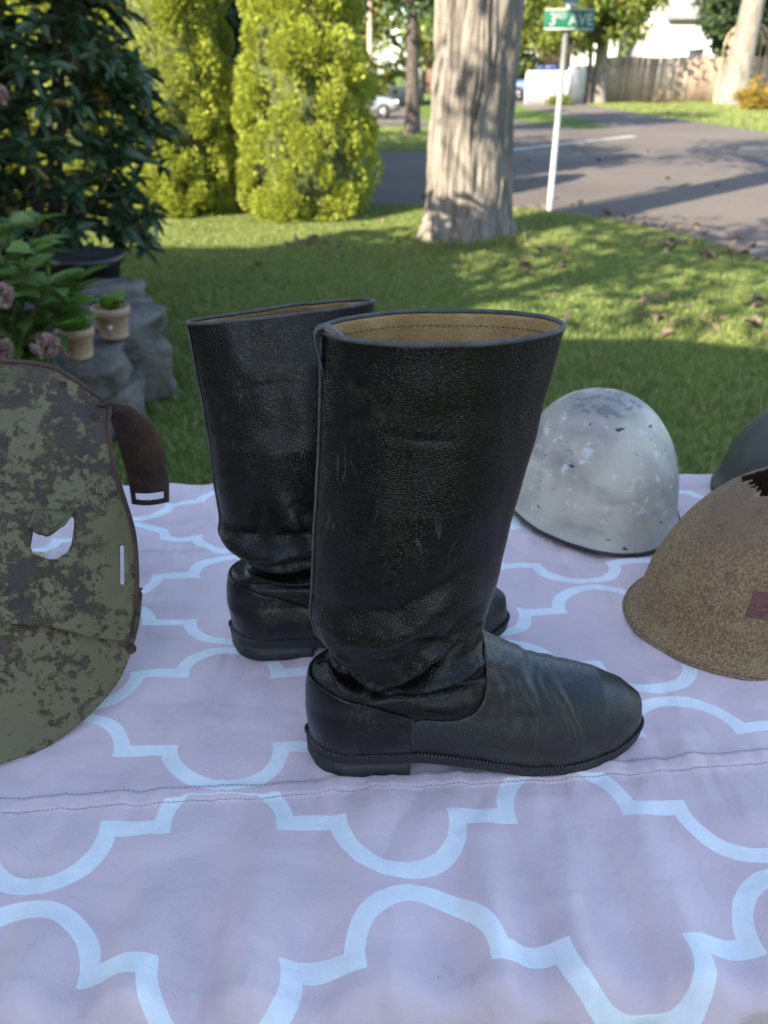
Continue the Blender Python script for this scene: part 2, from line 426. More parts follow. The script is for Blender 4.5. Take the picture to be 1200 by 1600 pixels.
# ================================================================== clipped golden arborvitae
M_THUJA = leafmat('arborvitae_spray', ((.22, .27, .035), (.31, .36, .045), (.40, .44, .065), (.30, .27, .06)), .3, .55)
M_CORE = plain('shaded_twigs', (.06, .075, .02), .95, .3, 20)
def thuja(x, y, h, prof, label, seed, ncl, lobes=()):
    rs = np.random.default_rng(seed)
    root = empty('arborvitae', (x, y, 0)); tag(root, label, 'shrub', 'golden arborvitae at the far side of the lawn')
    MB().tube([(0, 0, -.1), (.02, 0, .5), (0, .02, h * .8)], [.06, .05, .02], 8).build('trunk', M_BARKD, root, True)
    zz = np.array([p[0] for p in prof]) * h; rr = np.array([p[1] for p in prof])
    nz, nt = 40, 36; Z, T = np.meshgrid(np.linspace(.02, .97 * h, nz), np.linspace(0, 2 * np.pi, nt, endpoint=False), indexing='ij')
    RR = np.interp(Z, zz, rr) * .72 * (1 + .12 * vnoise(np.cos(T) * 2, np.sin(T) * 2, Z * 2.5, seed))
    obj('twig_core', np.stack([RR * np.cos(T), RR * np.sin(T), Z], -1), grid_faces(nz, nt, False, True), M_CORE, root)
    # bulging clumps on the surface
    u = rs.random(ncl); cz = u * h * .98; t = rs.random(ncl) * 2 * np.pi
    cr = np.interp(cz, zz, rr) * (.84 + .16 * rs.random(ncl))
    C = np.stack([cr * np.cos(t), cr * np.sin(t), cz], -1)
    if len(lobes): C = np.concatenate([C, np.array(lobes)])
    rad = .07 + .085 * rs.random(len(C)); per = 280 if seed < 33 else 110
    D = rs.normal(size=(len(C) * per, 3)); D /= np.linalg.norm(D, axis=1, keepdims=True)
    out = np.repeat(C, per, 0) * np.array([1, 1, 0]); out /= np.maximum(np.linalg.norm(out, axis=1, keepdims=True), 1e-6)
    flip = np.sum(D * out, 1) < -.25; D[flip] *= -1
    P = np.repeat(C, per, 0) + D * np.repeat(rad, per)[:, None] * np.array([1, 1, 1.35]) * (.7 + .3 * rs.random(len(D)))[:, None]
    P[:, 2] = np.maximum(P[:, 2], .02)
    dv = D * .8 + out * .35 + np.array([0, 0, .75]) + rs.normal(size=D.shape) * .3
    V, F = cloud(P, dv, (.027 if seed < 33 else .045) * (.7 + .7 * rs.random(len(P))), rs.random(len(P)) * 6.3, FAN)
    obj('foliage', V, F, M_THUJA, root, False)
thuja(-.80, 8.72, 3.15, [(0, .5), (.06, .62), (.2, .655), (.4, .62), (.6, .50), (.8, .33), (.95, .14), (1, .02)],
      'golden green arborvitae tapering upward, the nearer one left of the thick trunk', 31, 360)
thuja(-2.14, 8.9, 6.0, [(0, .42), (.05, .53), (.2, .57), (.45, .58), (.75, .52), (.9, .33), (1, .03)],
      'tall golden green arborvitae partly hidden by the dark leafy shrub', 32, 540)
thuja(-3.25, 9.1, 5.8, [(0, .42), (.05, .55), (.2, .64), (.5, .6), (.75, .46), (.9, .28), (1, .03)],
      'golden green arborvitae glimpsed through the dark leafy shrub', 33, 330)
thuja(-4.45, 9.3, 5.6, [(0, .42), (.05, .55), (.2, .62), (.5, .6), (.75, .46), (.9, .28), (1, .03)],
      'golden green arborvitae at the far left, mostly hidden by the shrub', 34, 420)

# ================================================================== trees behind
TR = 'trees across the street'
make_tree('shade_tree', 'low dark tree just behind the arborvitae row', (-4.6, 11.9, 0), .16, 6, (0, 0, 2.9), (2.3, 1.3, 2.5), 150, 75, .12, 'dark', seed=41, group=TR)
make_tree('shade_tree', 'low dark tree at the left end of the arborvitae row', (-8.2, 11.4, 0), .16, 6, (0, 0, 2.7), (2.3, 1.5, 2.5), 150, 75, .12, 'dark', seed=42, group=TR)
make_tree('shade_tree', 'low dark tree closing the gap beside the tapering arborvitae', (-2.0, 12.4, 0), .16, 6, (-.2, 0, 3.4), (1.5, 1.2, 2.2), 90, 70, .12, 'dark', seed=43, group=TR)
make_tree('street_tree', 'dark tree whose crown hangs over the street behind the thick trunk', (2.05, 24.4, 0), .2, 8, (.6, 0, 5.2), (3.2, 2.4, 2.4), 100, 70, .17, 'dark', seed=44, group=TR)
make_tree('added_shade_tree', 'unseen tall tree added at the left to shade the street', (-6.9, 7.6, 0), .2, 9, (.2, -.4, 7.2), (3.2, 1.9, 1.4), 130, 60, .16, 'oak', seed=47, group=TR, clump_r=.6)  # unseen tree, added so its crown shadow falls on the road
# unseen trees added behind the viewer to block the low sky
make_tree('sky_block_tree', 'unseen tree added right behind the table to block low sky', (4.5, -10, 0), .25, 8, (0, 0, 4.2), (4, 3, 3.9), 120, 50, .28, 'oak', seed=45, group='trees added behind the table', clump_r=.9)
make_tree('sky_block_tree', 'unseen tree added far right of the table to block low sky', (12.5, -6, 0), .25, 8, (0, 0, 4.2), (4, 3.5, 3.9), 120, 50, .28, 'oak', seed=46, group='trees added behind the table', clump_r=.9)
make_tree('street_tree', 'thin dark street tree on the grass strip left of the thick trunk', (.66, 21, 0), .17, 8, (0, 0, 4.7), (2.6, 2.2, 2.3), 130, 80, .17, 'dark', None, 7, (0, 0), TR, seed=1)
make_tree('shade_tree', 'dark tree filling the gap between the two arborvitae', (-3.3, 13.2, 0), .2, 7, (.4, 0, 3.3), (2.1, 1.6, 2.9), 120, 75, .13, 'dark', seed=2, group=TR)
make_tree('shade_tree', 'dark tree behind the left arborvitae', (-7.0, 14.2, 0), .22, 8, (0, 0, 3.6), (2.6, 2.0, 3.2), 120, 75, .15, 'dark', seed=3, group=TR)
make_tree('shade_tree', 'dark leafy tree rising behind the street tree', (-3.4, 26.5, 0), .25, 9, (0, 0, 5.2), (3.1, 2.4, 3.2), 110, 70, .2, 'oak', seed=4, group=TR)
make_tree('shade_tree', 'tall green tree far down the street on the left', (-1.5, 62, -.8), .35, 12, (0, 0, 6.3), (7, 4, 5.4), 170, 70, .36, 'gold', seed=5, group=TR, clump_r=1.1)
make_tree('shade_tree', 'far green tree closing the street left of the thick trunk', (7, 74, -.8), .35, 12, (0, 0, 6.6), (8, 4, 5.6), 170, 70, .4, 'oak', seed=6, group=TR, clump_r=1.2)
make_tree('shade_tree', 'far dark tree beyond the parked silver car', (-12, 60, -.8), .35, 12, (0, 0, 6.6), (8, 4, 6), 170, 70, .4, 'dark', seed=16, group=TR, clump_r=1.2)
make_tree('corner_tree', 'sunlit yellow green tree hanging over the end of the wooden fence', (10.6, 43.6, 0), .36, 9, (-1.6, -.6, 4.9), (4.6, 2.6, 2.9), 190, 75, .24, 'gold', M_BARK, seed=7, group=TR, clump_r=.8)
make_tree('corner_tree', 'thin leaning tree between white and wooden fences', (10.0, 43.0, 0), .13, 7, (-.3, 0, 4.3), (1.6, 1.4, 2.0), 50, 60, .2, 'oak', seed=8, group=TR, lean=(-.02, 0))
make_tree('backyard_tree', 'shaded green tree behind the blue parked car', (7.2, 55, -.2), .3, 9, (0, 0, 4.6), (4.6, 2.5, 4.0), 160, 70, .3, 'oak', seed=9, group=TR, clump_r=.9)
make_tree('backyard_tree', 'dark conifer behind the wooden fence beside the white house', (20.6, 52, 0), .3, 9, (0, 0, 4.4), (2.9, 2.6, 3.9), 170, 80, .26, 'conifer', seed=10, group=TR, clump_r=.7)
make_tree('backyard_tree', 'dark green tree at the right end of the wooden fence', (25.8, 50, 0), .3, 9, (0, 0, 3.9), (3.0, 2.4, 3.6), 150, 80, .26, 'conifer', seed=11, group=TR, clump_r=.8)
make_tree('backyard_tree', 'tall green tree above the white house roof', (16, 66, 0), .4, 13, (0, 0, 8.5), (7, 4, 4.6), 150, 70, .4, 'oak', seed=12, group=TR, clump_r=1.2)
for i_, (tx, ty, ts) in enumerate(((-17, 30, 4.2), (-26, 45, 6), (30, 62, 7), (40, 56, 7))):
    make_tree('backyard_tree', ['dense dark tree left of the far street, behind the shrub', 'far dark tree at the left end of the street', 'far tree behind the right end of the fence', 'far tree outside the right end of the fence'][i_],
              (tx, ty, -.4 if tx < 0 else 0), .4, 10, (0, 0, ts), (ts * 1.1, ts * .7, ts * .85), 150, 60, .35, 'dark' if tx < 0 else 'oak', seed=20 + i_, group=TR, clump_r=1.0)
# the broad leaning trunk at the right, its crown above the frame
make_tree('corner_tree', 'broad pale trunk standing in front of the wooden fence', (16.9, 42.4, 0), .62, 11, (.3, 0, 9.6), (4.6, 4, 2.6), 150, 60, .3, 'oak', M_BARK, seed=13, group=TR, lean=(.02, 0), clump_r=.9)
# unseen small tree, added so its crown dapples the lawn and trunk foot
make_tree('added_shade_tree', 'unseen small open crowned tree added to dapple the lawn', (-3.7, .75, 0), .10, 5, (.4, .2, 4.5), (2.0, 2.5, 1.0), 95, 40, .12, 'oak', seed=14, group=TR, clump_r=.5)

# ================================================================== buildings
M_SIDING = Mat('siding', .7, .3); zc = M_SIDING.xyz()[2]
M_SIDING.color((.5, .48, .45)).bump(zc._m('MODULO', .12), .06); M_SIDING = M_SIDING.m
M_WSID = Mat('white_siding', .7, .3); zc = M_WSID.xyz()[2]
M_WSID.color((.5, .49, .47)).bump(zc._m('MODULO', .16), .06); M_WSID = M_WSID.m
M_ROOF = plain('roof_shingles', (.16, .15, .15), .9, .35, 3, bump=.02)
M_TRIM = plain('white_trim', (.72, .72, .7), .5, .05, 4)
M_GLASS = plain('window_glass', (.03, .035, .04), .08, .1, 2, spec=.8)
def house(name, label, x0, x1, y0, y1, eave, ridge, wall, axis='x', wins=(), over=.35, hip=0.):
    root = empty(name, ((x0 + x1) / 2, (y0 + y1) / 2, 0)); tag(root, label, 'house')
    cx, cy = root.location.x, root.location.y; hx, hy = (x1 - x0) / 2, (y1 - y0) / 2
    if axis == 'x': poly = [(-hy, 0), (hy, 0), (hy, eave), (0, ridge), (-hy, eave)]
    else: poly = [(-hx, 0), (hx, 0), (hx, eave), (0, ridge), (-hx, eave)]
    if hip: poly = [(-hy, 0), (hy, 0), (hy, eave), (-hy, eave)]
    w = MB().prism(poly, -(hx if axis == 'x' else hy), hx if axis == 'x' else hy)
    if axis == 'x': w.V = [(-v[1], v[0], v[2]) for v in w.V]
    w.build('wall', wall, root)
    span = hy if axis == 'x' else hx; ln_ = (hx if axis == 'x' else hy) + over
    sl_ = (ridge - eave) / span
    if hip:
        ex, ey, ez = hx + over, hy + over, eave - sl_ * over
        A = [(-ex, -ey, ez), (ex, -ey, ez), (ex, ey, ez), (-ex, ey, ez), (-hx + hip, 0, ridge), (hx - hip, 0, ridge)]
        for f in ((0, 1, 5, 4), (2, 3, 4, 5), (1, 2, 5), (3, 0, 4)):
            k = len(f); V = [A[i] for i in f] + [(A[i][0], A[i][1], A[i][2] + .14) for i in f]
            obj('roof_slope', V, [tuple(range(k - 1, -1, -1)), tuple(range(k, 2 * k))] + [(i, (i + 1) % k, k + (i + 1) % k, k + i) for i in range(k)], M_ROOF, root, False)
    for s in (() if hip else (-1, 1)):
        p = [(0, ridge + .02), (s * (span + over), eave - sl_ * over + .02), (s * (span + over), eave - sl_ * over + .16), (0, ridge + .18)]
        r = MB().prism(p, -ln_, ln_)
        if axis == 'x': r.V = [(-v[1], v[0], v[2]) for v in r.V]
        r.build('roof_slope', M_ROOF, root)
    for (face, u, z, ww, hh) in wins:
        f = MB(); g_ = MB()
        for (du, dz, a, b) in ((0, hh / 2 + .05, ww + .2, .1), (0, -hh / 2 - .05, ww + .2, .1), (-ww / 2 - .05, 0, .1, hh), (ww / 2 + .05, 0, .1, hh), (0, 0, ww, .05)):
            if face in 'fb': f.box((u - cx + du, (-hy - .03) if face == 'f' else hy + .03, z + dz), (a, .08, b))
            else: f.box(((hx + .03) if face == 'r' else -hx - .03, u - cy + du, z + dz), (.08, a, b))
        wo = f.build('window', M_TRIM, root)
        if face in 'fb': g_.box((u - cx, (-hy - .012) if face == 'f' else hy + .012, z), (ww, .02, hh))
        else: g_.box(((hx + .012) if face == 'r' else -hx - .012, u - cy, z), (.02, ww, hh))
        g_.build('pane', M_GLASS, wo)
    return root
# unseen house added behind and left, its roof shaped to shade table and lawn
house('house', 'unseen two storey sided house added to shade the table and lawn', -19, -6.4, -11.0, -.1, 5.9, 8.6, M_SIDING, 'x', [('b', -9, 1.6, 1.1, 1.4), ('b', -12, 1.6, 1.1, 1.4), ('b', -9, 4.2, 1.1, 1.3)], hip=3.6)
house('unseen_shade_wing', 'unseen single storey wing added behind the table to shade it', -6.35, -2.4, -9.5, .25, 3.3, 6.3, M_SIDING, 'x', [('r', -4, 1.6, .9, 1.0)])  # unseen wing added to keep the sun off the table
house('house', 'white sided house showing above the wooden fence', 18.2, 30, 58, 70, 4.4, 7.4, M_WSID, 'x', [('f', 20.2, 2.0, 1.0, 1.3), ('f', 24.4, 2.2, 1.0, 1.3)])
house('house', 'dark shaded house beyond the blue car', 3.0, 13, 62, 72, 3.4, 6, plain('brown_siding', (.16, .10, .07), .8, .2, 3), 'x', [('f', 7, 1.9, 1.2, 1.2), ('f', 10, 1.9, 1.2, 1.2)])

# ================================================================== fences
M_CEDAR = Mat('weathered_cedar', .9, .15); v = M_CEDAR.mapping((26, 26, 1.2)); n1 = M_CEDAR.noise(1, 5, .6, v); rr_ = M_CEDAR.rnd()
c = M_CEDAR.mix(rr_.ss(0, 1), (.27, .20, .145), (.4, .31, .235)); c = M_CEDAR.mix(n1.ss(.35, .7, 0, .6), c, (.2, .15, .11))
M_CEDAR.color(c).bump(n1, .01); M_CEDAR = M_CEDAR.m
def board_fence(name, label, a, b, h, bw, mat, wave=0., cat='fence', pointed=False, rails=True, gap=.012):
    a = Vector(a); b = Vector(b); L = (b - a).length; d = (b - a) / L; rz = math.atan2(d.y, d.x)
    root = empty(name, (a.x, a.y, gz(a.x, a.y) * 1.0), rz); tag(root, label, cat)
    n = int(L / bw); me = None
    t = .022; w = (bw - gap) / 2
    poly = [(-w, 0), (w, 0), (w, h - (.06 if pointed else 0)), (w * .35, h), (-w * .35, h), (-w, h - (.06 if pointed else 0))]
    mb = MB().prism(poly, -t / 2, t / 2); me = mesh('board', mb.V, mb.F, mat, False)
    for i in range(n):
        o = link('board', me, root); o.location = ((i + .5) * bw, random.uniform(-.006, .006), wave * math.sin(i * bw * 1.9) * .6 + random.uniform(-.02, .02) * (1 if wave else .1))
        o.rotation_euler = (0, random.uniform(-.012, .012), random.uniform(-.05, .05))
    if rails:
        for z in (.35, h - .35): MB().box((L / 2, .045, z), (L, .045, .09)).build('rail', mat, root)
    for i in range(int(L / 2.4) + 1): MB().box((min(i * 2.4, L), .1, (h - .1) / 2), (.09, .09, h - .1)).build('post', mat, root)
    return root
board_fence('board_fence', 'weathered brown wooden board fence along the grass verge', (11.2, 44.8), (23.2, 44.9), 2.02, .15, M_CEDAR, .05)
board_fence('board_fence', 'shaded wooden board fence turning away at the right', (23.3, 45.0), (29.5, 47.5), 1.95, .15, M_CEDAR, .02)
M_VINYL = plain('white_vinyl', (.5, .5, .49), .45, .04, 2)
board_fence('vinyl_fence', 'bright white solid panel fence beside the driveway', (6.75, 41.6), (8.75, 41.6), 1.42, .2, M_VINYL, 0, gap=.004)
board_fence('picket_fence', 'white picket fence in dappled shade right of the white panels', (8.85, 41.7), (10.9, 44.4), 1.65, .12, M_VINYL, 0, pointed=True, gap=.035)
board_fence('vinyl_fence', 'distant white fence far down the left street', (.2, 70), (3.2, 70), 1.2, .2, M_VINYL, 0, gap=.01)

# arched garden arbor behind the broad trunk
M_ARB = plain('tan_wood', (.42, .32, .2), .8, .2, 6)
ar = empty('garden_arbor', (17.6, 43.7, 0)); tag(ar, 'tan wooden arched garden arbor behind the broad pale trunk', 'arbor')
for yy in (-.4, .4):
    for k, s in enumerate((-.9, .9)):
        MB().tube([(s, yy, 0), (s, yy, 2.5)], .05, 8).build('post', M_ARB, ar, True)
    for rr2 in (.9, .68):
        MB().tube([(rr2 * math.cos(t), yy, 2.5 + rr2 * math.sin(t)) for t in np.linspace(0, math.pi, 17)], .045, 8).build('arch', M_ARB, ar, True)
for t in np.linspace(.1, math.pi - .1, 7):
    MB().box((.9 * math.cos(t), 0, 2.5 + .9 * math.sin(t) + .05), (.05, 1.0, .05)).build('cross_slat', M_ARB, ar)

# utility pole far down the left street
M_POLE = plain('pole_wood', (.32, .24, .18), .9, .2, 6)
up = empty('utility_pole', (-.78, 50.5, -.8)); tag(up, 'brown wooden utility pole above the parked silver car', 'pole')
MB().tube([(0, 0, -.2), (0, 0, 4.5), (.02, 0, 9)], [.17, .15, .11], 12).build('shaft', M_POLE, up, True)
MB().box((0, .16, 8.2), (2.2, .1, .12)).build('crossarm', M_POLE, up)

# ---- leafy bush at the right verge
def bush(name, label, loc, r, n, leaf, mat, seed, cat='bush'):
    rs = np.random.default_rng(seed); root = empty(name, loc); tag(root, label, cat)
    st = MB()
    for k in range(7):
        a = k * .9; st.tube([(0, 0, 0), (.3 * r[0] * math.cos(a), .3 * r[1] * math.sin(a), r[2] * .6), (.6 * r[0] * math.cos(a), .6 * r[1] * math.sin(a), r[2] * 1.2)], [.025, .018, .008], 5)
    st.build('stem', M_BARKD, root, True)
    nc = 34; d = rs.normal(size=(nc, 3)); d /= np.linalg.norm(d, axis=1, keepdims=True); d[:, 2] = np.abs(d[:, 2]) * 1.4 + .1
    C = d * np.array(r) * (.35 + .65 * rs.random(nc))[:, None]
    P = np.repeat(C, n // nc, 0); D = rs.normal(size=P.shape); D /= np.linalg.norm(D, axis=1, keepdims=True)
    P = P + D * np.array(r) * .28 * rs.random(len(P))[:, None]; P[:, 2] = np.maximum(P[:, 2], .03)
    V, F = cloud(P, D + np.array([0, 0, .5]), leaf * (.6 + .8 * rs.random(len(P))), rs.random(len(P)) * 6.3, QUAD)
    obj('foliage', V, F, mat, root, False); return root
M_FALL = leafmat('autumn_bush_leaf', ((.22, .2, .03), (.3, .22, .04), (.34, .17, .03), (.14, .2, .03)), .4)
bush('round_bush', 'yellow and orange bush on the verge in front of the fence', (15.1, 35.5, 0), (.8, .7, .75), 2600, .12, M_FALL, 61)
bush('round_bush', 'low yellow green clump at the foot of the white fence', (8.2, 40.9, 0), (.6, .4, .3), 1200, .12, M_CROWN['gold'], 62)

# ================================================================== parked cars
M_TYRE = plain('tyre_rubber', (.02, .02, .02), .85, .2, 20)
M_RIM = plain('alloy', (.5, .5, .52), .3, .05, 5, metal=.9)
M_LAMP = plain('headlight', (.75, .76, .78), .15, .02, 4)
M_AMBER = plain('amber_lens', (.75, .22, .03), .25, .05, 4)
def car(name, label, loc, rz, paint, sc=1.0, boxy=0.):
    root = empty(name, loc, rz); tag(root, label, 'car'); root.scale = (sc, sc, sc)
    mp = plain(name + '_paint', paint, .28, .04, 2, spec=.6)
    xs = np.array([-2.2, -2.12, -1.9, -1.2, 0, .75, 1.2, 1.8, 2.1, 2.22]); 
    top = np.array([.62, .92, 1.0, 1.02, 1.03, 1.02, 1.0, .93, .82, .6]) + .06 * boxy; bot = np.array([.5, .36, .3, .28, .28, .28, .28, .3, .36, .46]); hw = np.array([.7, .82, .88, .9, .9, .9, .89, .86, .78, .62])
    n = 20; G = []
    for x, t, b, w in zip(xs, top, bot, hw):
        ring = []
        for k in range(n):
            a = 2 * math.pi * k / n; ca, sa = math.cos(a), math.sin(a)
            ring.append((x, w * math.copysign(abs(ca) ** .45, ca), (t + b) / 2 + (t - b) / 2 * math.copysign(abs(sa) ** .5, sa)))
        G.append(ring)
    F = [tuple(f) for f in grid_faces(len(xs), n, False, True)] + [tuple(range(n)), tuple(range(len(xs) * n - 1, (len(xs) - 1) * n - 1, -1))]
    obj('body', np.array(G), F, mp, root)
    cab = MB(); zt = 1.56 + .18 * boxy
    base = [(-1.95, .98), (.95, .98), (.25 + .2 * boxy, zt), (-1.6 - .2 * boxy, zt)]
    V = []
    for i, (x, z) in enumerate(base):
        w = .84 if i < 2 else .66
        V += [(x, -w, z), (x, w, z)]
    gl = obj('windows', V, [(0, 2, 4, 6), (1, 7, 5, 3), (2, 3, 5, 4), (0, 6, 7, 1)], M_GLASS, root, False)
    rf = MB(); x0, x1 = base[3][0] - .03, base[2][0] + .03
    rf.box(((x0 + x1) / 2, 0, zt + .02), (x1 - x0, 1.36, .07)); ro_ = rf.build('roof', mp, root, False, .03)
    for s in (-1, 1):
        for (xa, xb_) in ((.95, base[2][0]), (-.45, -.5), (-1.95, base[3][0])):
            MB().tube([(xa, s * .845, .99), (xb_, s * .665, zt + .01)], .045, 6).build('pillar', mp, root, True)
        for x in (-1.35, 1.38):
            w_ = MB(); pr = [(.0, -.02), (.2, -.02), (.22, 0), (.33, 0), (.36, .05), (.36, .17), (.33, .22), (.2, .22), (0, .2)]
            V = []; k = 28
            for r_, h_ in pr:
                for q in range(k):
                    a = 2 * math.pi * q / k; V.append((x + r_ * math.cos(a), s * (.93 - h_), .36 + r_ * math.sin(a)))
            ty = obj('tyre', V, grid_faces(len(pr), k, False, True), M_TYRE, root)
            ri = MB(); ri.box((x, s * .955, .36), (.05, .02, .42)); ri.box((x, s * .955, .36), (.42, .02, .05))
            for q in range(5):
                a = q * 1.2566; ri.tube([(x, s * .955, .36), (x + .22 * math.cos(a), s * .95, .36 + .22 * math.sin(a))], .03, 5)
            ri.build('rim', M_RIM, ty)
        MB().box((2.08, s * .62, .78), (.2, .28, .14)).build('headlight', M_LAMP, root, False, .03)
        MB().box((1.93, s * .83, .72), (.16, .06, .1)).build('turn_signal', M_AMBER, root, False, .02)
    MB().box((2.2, 0, .48), (.16, 1.5, .2)).build('bumper', M_TYRE, root, False, .04)
    return root
car('parked_car', 'silver car parked beyond the arborvitae with its front wheel showing', (-1.42, 46.5, -.79), 0, (.2, .215, .23), 1.0, .4)
car('parked_car', 'blue car parked behind the white panel fence', (8.6, 47.0, 0), math.pi * .93, (.07, .12, .42), 1.0, .2)
car('parked_car', 'white car parked far down the left street', (-2.6, 64, -.8), .1, (.8, .8, .8), 1.0, .6)

# ================================================================== street sign
M_GALV = plain('galvanised_steel', (.36, .38, .37), .45, .12, 14, metal=.35)
M_SGRN = plain('sign_green', (.0, .10, .055), .65, .06, 5)
M_SWHT = plain('sign_white', (.33, .35, .34), .45, .03, 5)
ss = empty('street_sign', (1.805, 8.93, 0)); tag(ss, 'green street name sign on a slim grey pole beside the road', 'street sign')
MB().tube([(0, 0, -.3), (-.008, 0, 1.0), (-.012, 0, 2.0)], [.03, .029, .028], 14).build('pole', M_GALV, ss, True)
def text_mesh(name, body, size, mat, parent, loc, rot, ext=.002, bold=.012):
    cu = bpy.data.curves.new(name, 'FONT'); cu.body = body; cu.size = size; cu.extrude = ext; cu.offset = bold * size; cu.align_x = 'CENTER'; cu.align_y = 'CENTER'
    t = bpy.data.objects.new(name, cu); COL.objects.link(t); bpy.context.view_layer.update()
    me = bpy.data.meshes.new_from_object(t.evaluated_get(bpy.context.evaluated_depsgraph_get())); bpy.data.objects.remove(t); me.materials.clear(); me.materials.append(mat)
    o = link(name, me, parent); o.location = loc; o.rotation_euler = rot; return o
def blade(z, rz, L, H, texts):
    b = MB().box((0, 0, 0), (L, .012, H)).build('blade', M_SGRN, ss, False, .006); b.location = (-.012 + .012 * math.cos(rz), -.045, z); b.rotation_euler = (0, 0, rz)
    fr = MB()
    for s in (-1, 1): fr.box((0, -.0075, s * (H / 2 - .008)), (L - .002, .003, .014)); fr.box((0, .0075, s * (H / 2 - .008)), (L - .002, .003, .014))
    fr.build('border', M_SWHT, b)
    for body, sz, x, zz in texts:
        text_mesh('lettering', body, sz, M_SWHT, b, (x, -.008, zz), (R(90), 0, 0))
    return b
blade(1.765, R(2), .49, .175, [('3', .145, -.165, -.004), ('RD', .075, -.083, .028), ('AVE', .135, .115, -.006)])
MB().box((-.012, -.03, 1.86), (.05, .06, .05)).build('bracket', M_GALV, ss)
blade(1.965, R(63), .5, .16, [('FR', .12, .0, 0)])

# ================================================================== garden bed at the left
M_STONE = Mat('field_stone', .85, .3); n1 = M_STONE.noise(5, 6, .6); n2 = M_STONE.noise(30, 4); n3 = M_STONE.noise(2, 3)
c = M_STONE.mix(n1.ss(.35, .65), (.05, .047, .044), (.135, .127, .117)); c = M_STONE.mix(n3.ss(.5, .7, 0, .7), c, (.13, .11, .085)); c = M_STONE.mix(n2.ss(.6, .75, 0, .4), c, (.06, .06, .065))
M_STONE.color(c).bump(n1, .05).bump(n2, .01); M_STONE = M_STONE.m
M_SOIL = plain('garden_soil', (.05, .035, .025), .95, .4, 12, bump=.03)
sw = empty('stone_wall', (-1.2, 3.2, 0)); tag(sw, 'low rough grey stone wall edging the garden bed behind the armour plate', 'stone wall')
def stone(c, d, seed, rz):
    nu, nv = 26, 40; U_, V_ = np.meshgrid(np.linspace(0, np.pi, nu), np.linspace(0, 2 * np.pi, nv, endpoint=False), indexing='ij')
    def sp(a, e): return np.sign(a) * np.abs(a) ** e
    X_ = sp(np.sin(U_), .4) * sp(np.cos(V_), .5); Y_ = sp(np.sin(U_), .4) * sp(np.sin(V_), .5); Z_ = sp(np.cos(U_), .45)
    q = 1 + .05 * np.abs(vnoise(Z_ * 5 + X_, Y_ * 1.2, seed * 1., seed)) + .16 * vnoise(X_ * 1.7 + seed, Y_ * 1.7, Z_ * 1.7, seed) + .05 * np.round(2.5 * vnoise(X_ * 2.6, Y_ * 2.6 + seed, Z_ * 4, seed)) / 2.5 + .04 * vnoise(X_ * 8, Y_ * 8, Z_ * 8, seed)
    P = np.stack([X_ * q * d[0] / 2, Y_ * q * d[1] / 2, Z_ * q * d[2] / 2], -1)
    o = obj('stone', P, grid_faces(nu, nv, False, True), M_STONE, sw); o.location = (c[0] + 1.2, c[1] - 3.2, c[2]); o.rotation_euler = (random.uniform(-.08, .08), random.uniform(-.08, .08), rz)
for i_, (c_, d_, rz_) in enumerate([((-1.27, 3.02, .27), (.40, .46, .17), .2), ((-1.22, 3.40, .31), (.40, .42, .20), -.3), ((-1.21, 3.05, .10), (.34, .40, .24), .1), ((-1.17, 3.42, .13), (.36, .4, .3), .4),
     ((-1.35, 2.72, .12), (.42, .34, .26), .5), ((-1.40, 2.70, .30), (.4, .36, .14), .2), ((-1.36, 3.82, .2), (.42, .42, .34), .2), ((-1.5, 4.05, .16), (.46, .4, .33), -.2), ((-1.75, 2.5, .14), (.44, .36, .28), .1), ((-1.93, 4.3, .13), (.46, .4, .26), .1), ((-1.30, 3.62, .40), (.34, .3, .12), .6)]):
    stone(c_, d_, 40 + i_, rz_)
sb = MB(); sb.prism([(-3.4, 0), (-1.35, 0), (-1.4, .2), (-3.4, .26)], 2.7, 4.1).build('garden_soil', M_SOIL); tag(bpy.data.objects['garden_soil'], 'dark soil of the raised garden bed', kind='structure')

M_TERRA = plain('pale_terracotta', (.44, .29, .2), .85, .12, 14, bump=.004)
M_WDOT = plain('white_sticker', (.8, .8, .8), .5, .02, 5)
M_SEED = leafmat('seedling_leaf', ((.10, .19, .02), (.14, .25, .03), (.18, .30, .04), (.16, .24, .03)), .35, .45, False)
def ovate(L, wid, n=7, cup=.12, droop=.2, serr=0.):
    """one broad leaf, midrib along +y"""
    V = []; F = []
    for i in range(n + 1):
        t = i / n; w = wid * (math.sin(math.pi * t ** .8) ** .9) * (1 - .25 * t) if 0 < i < n else .004
        w *= 1 + serr * (1 if i % 2 else -1)
        z = -droop * L * t * t
        V += [(-w * L, t * L, z + cup * w * L * 2), (0, t * L, z), (w * L, t * L, z + cup * w * L * 2)]
    for i in range(n):
        a = i * 3; F += [(a, a + 1, a + 4, a + 3), (a + 1, a + 2, a + 5, a + 4)]
    return V, F
def leaf_objs(parent, me_list, P, D, S, rs, name='leaf'):
    for p, dd, s in zip(P, D, S):
        o = link(name, me_list[rs.integers(len(me_list))], parent)
        yv = Vector(dd).normalized(); zr = Vector((rs.normal() * .3, rs.normal() * .3, 1)); xv = yv.cross(zr).normalized(); zv = xv.cross(yv)
        Mx = Matrix((xv, yv, zv)).transposed().to_4x4(); Mx.translation = Vector(p)
        o.matrix_local = Mx @ Matrix.Scale(s, 4)
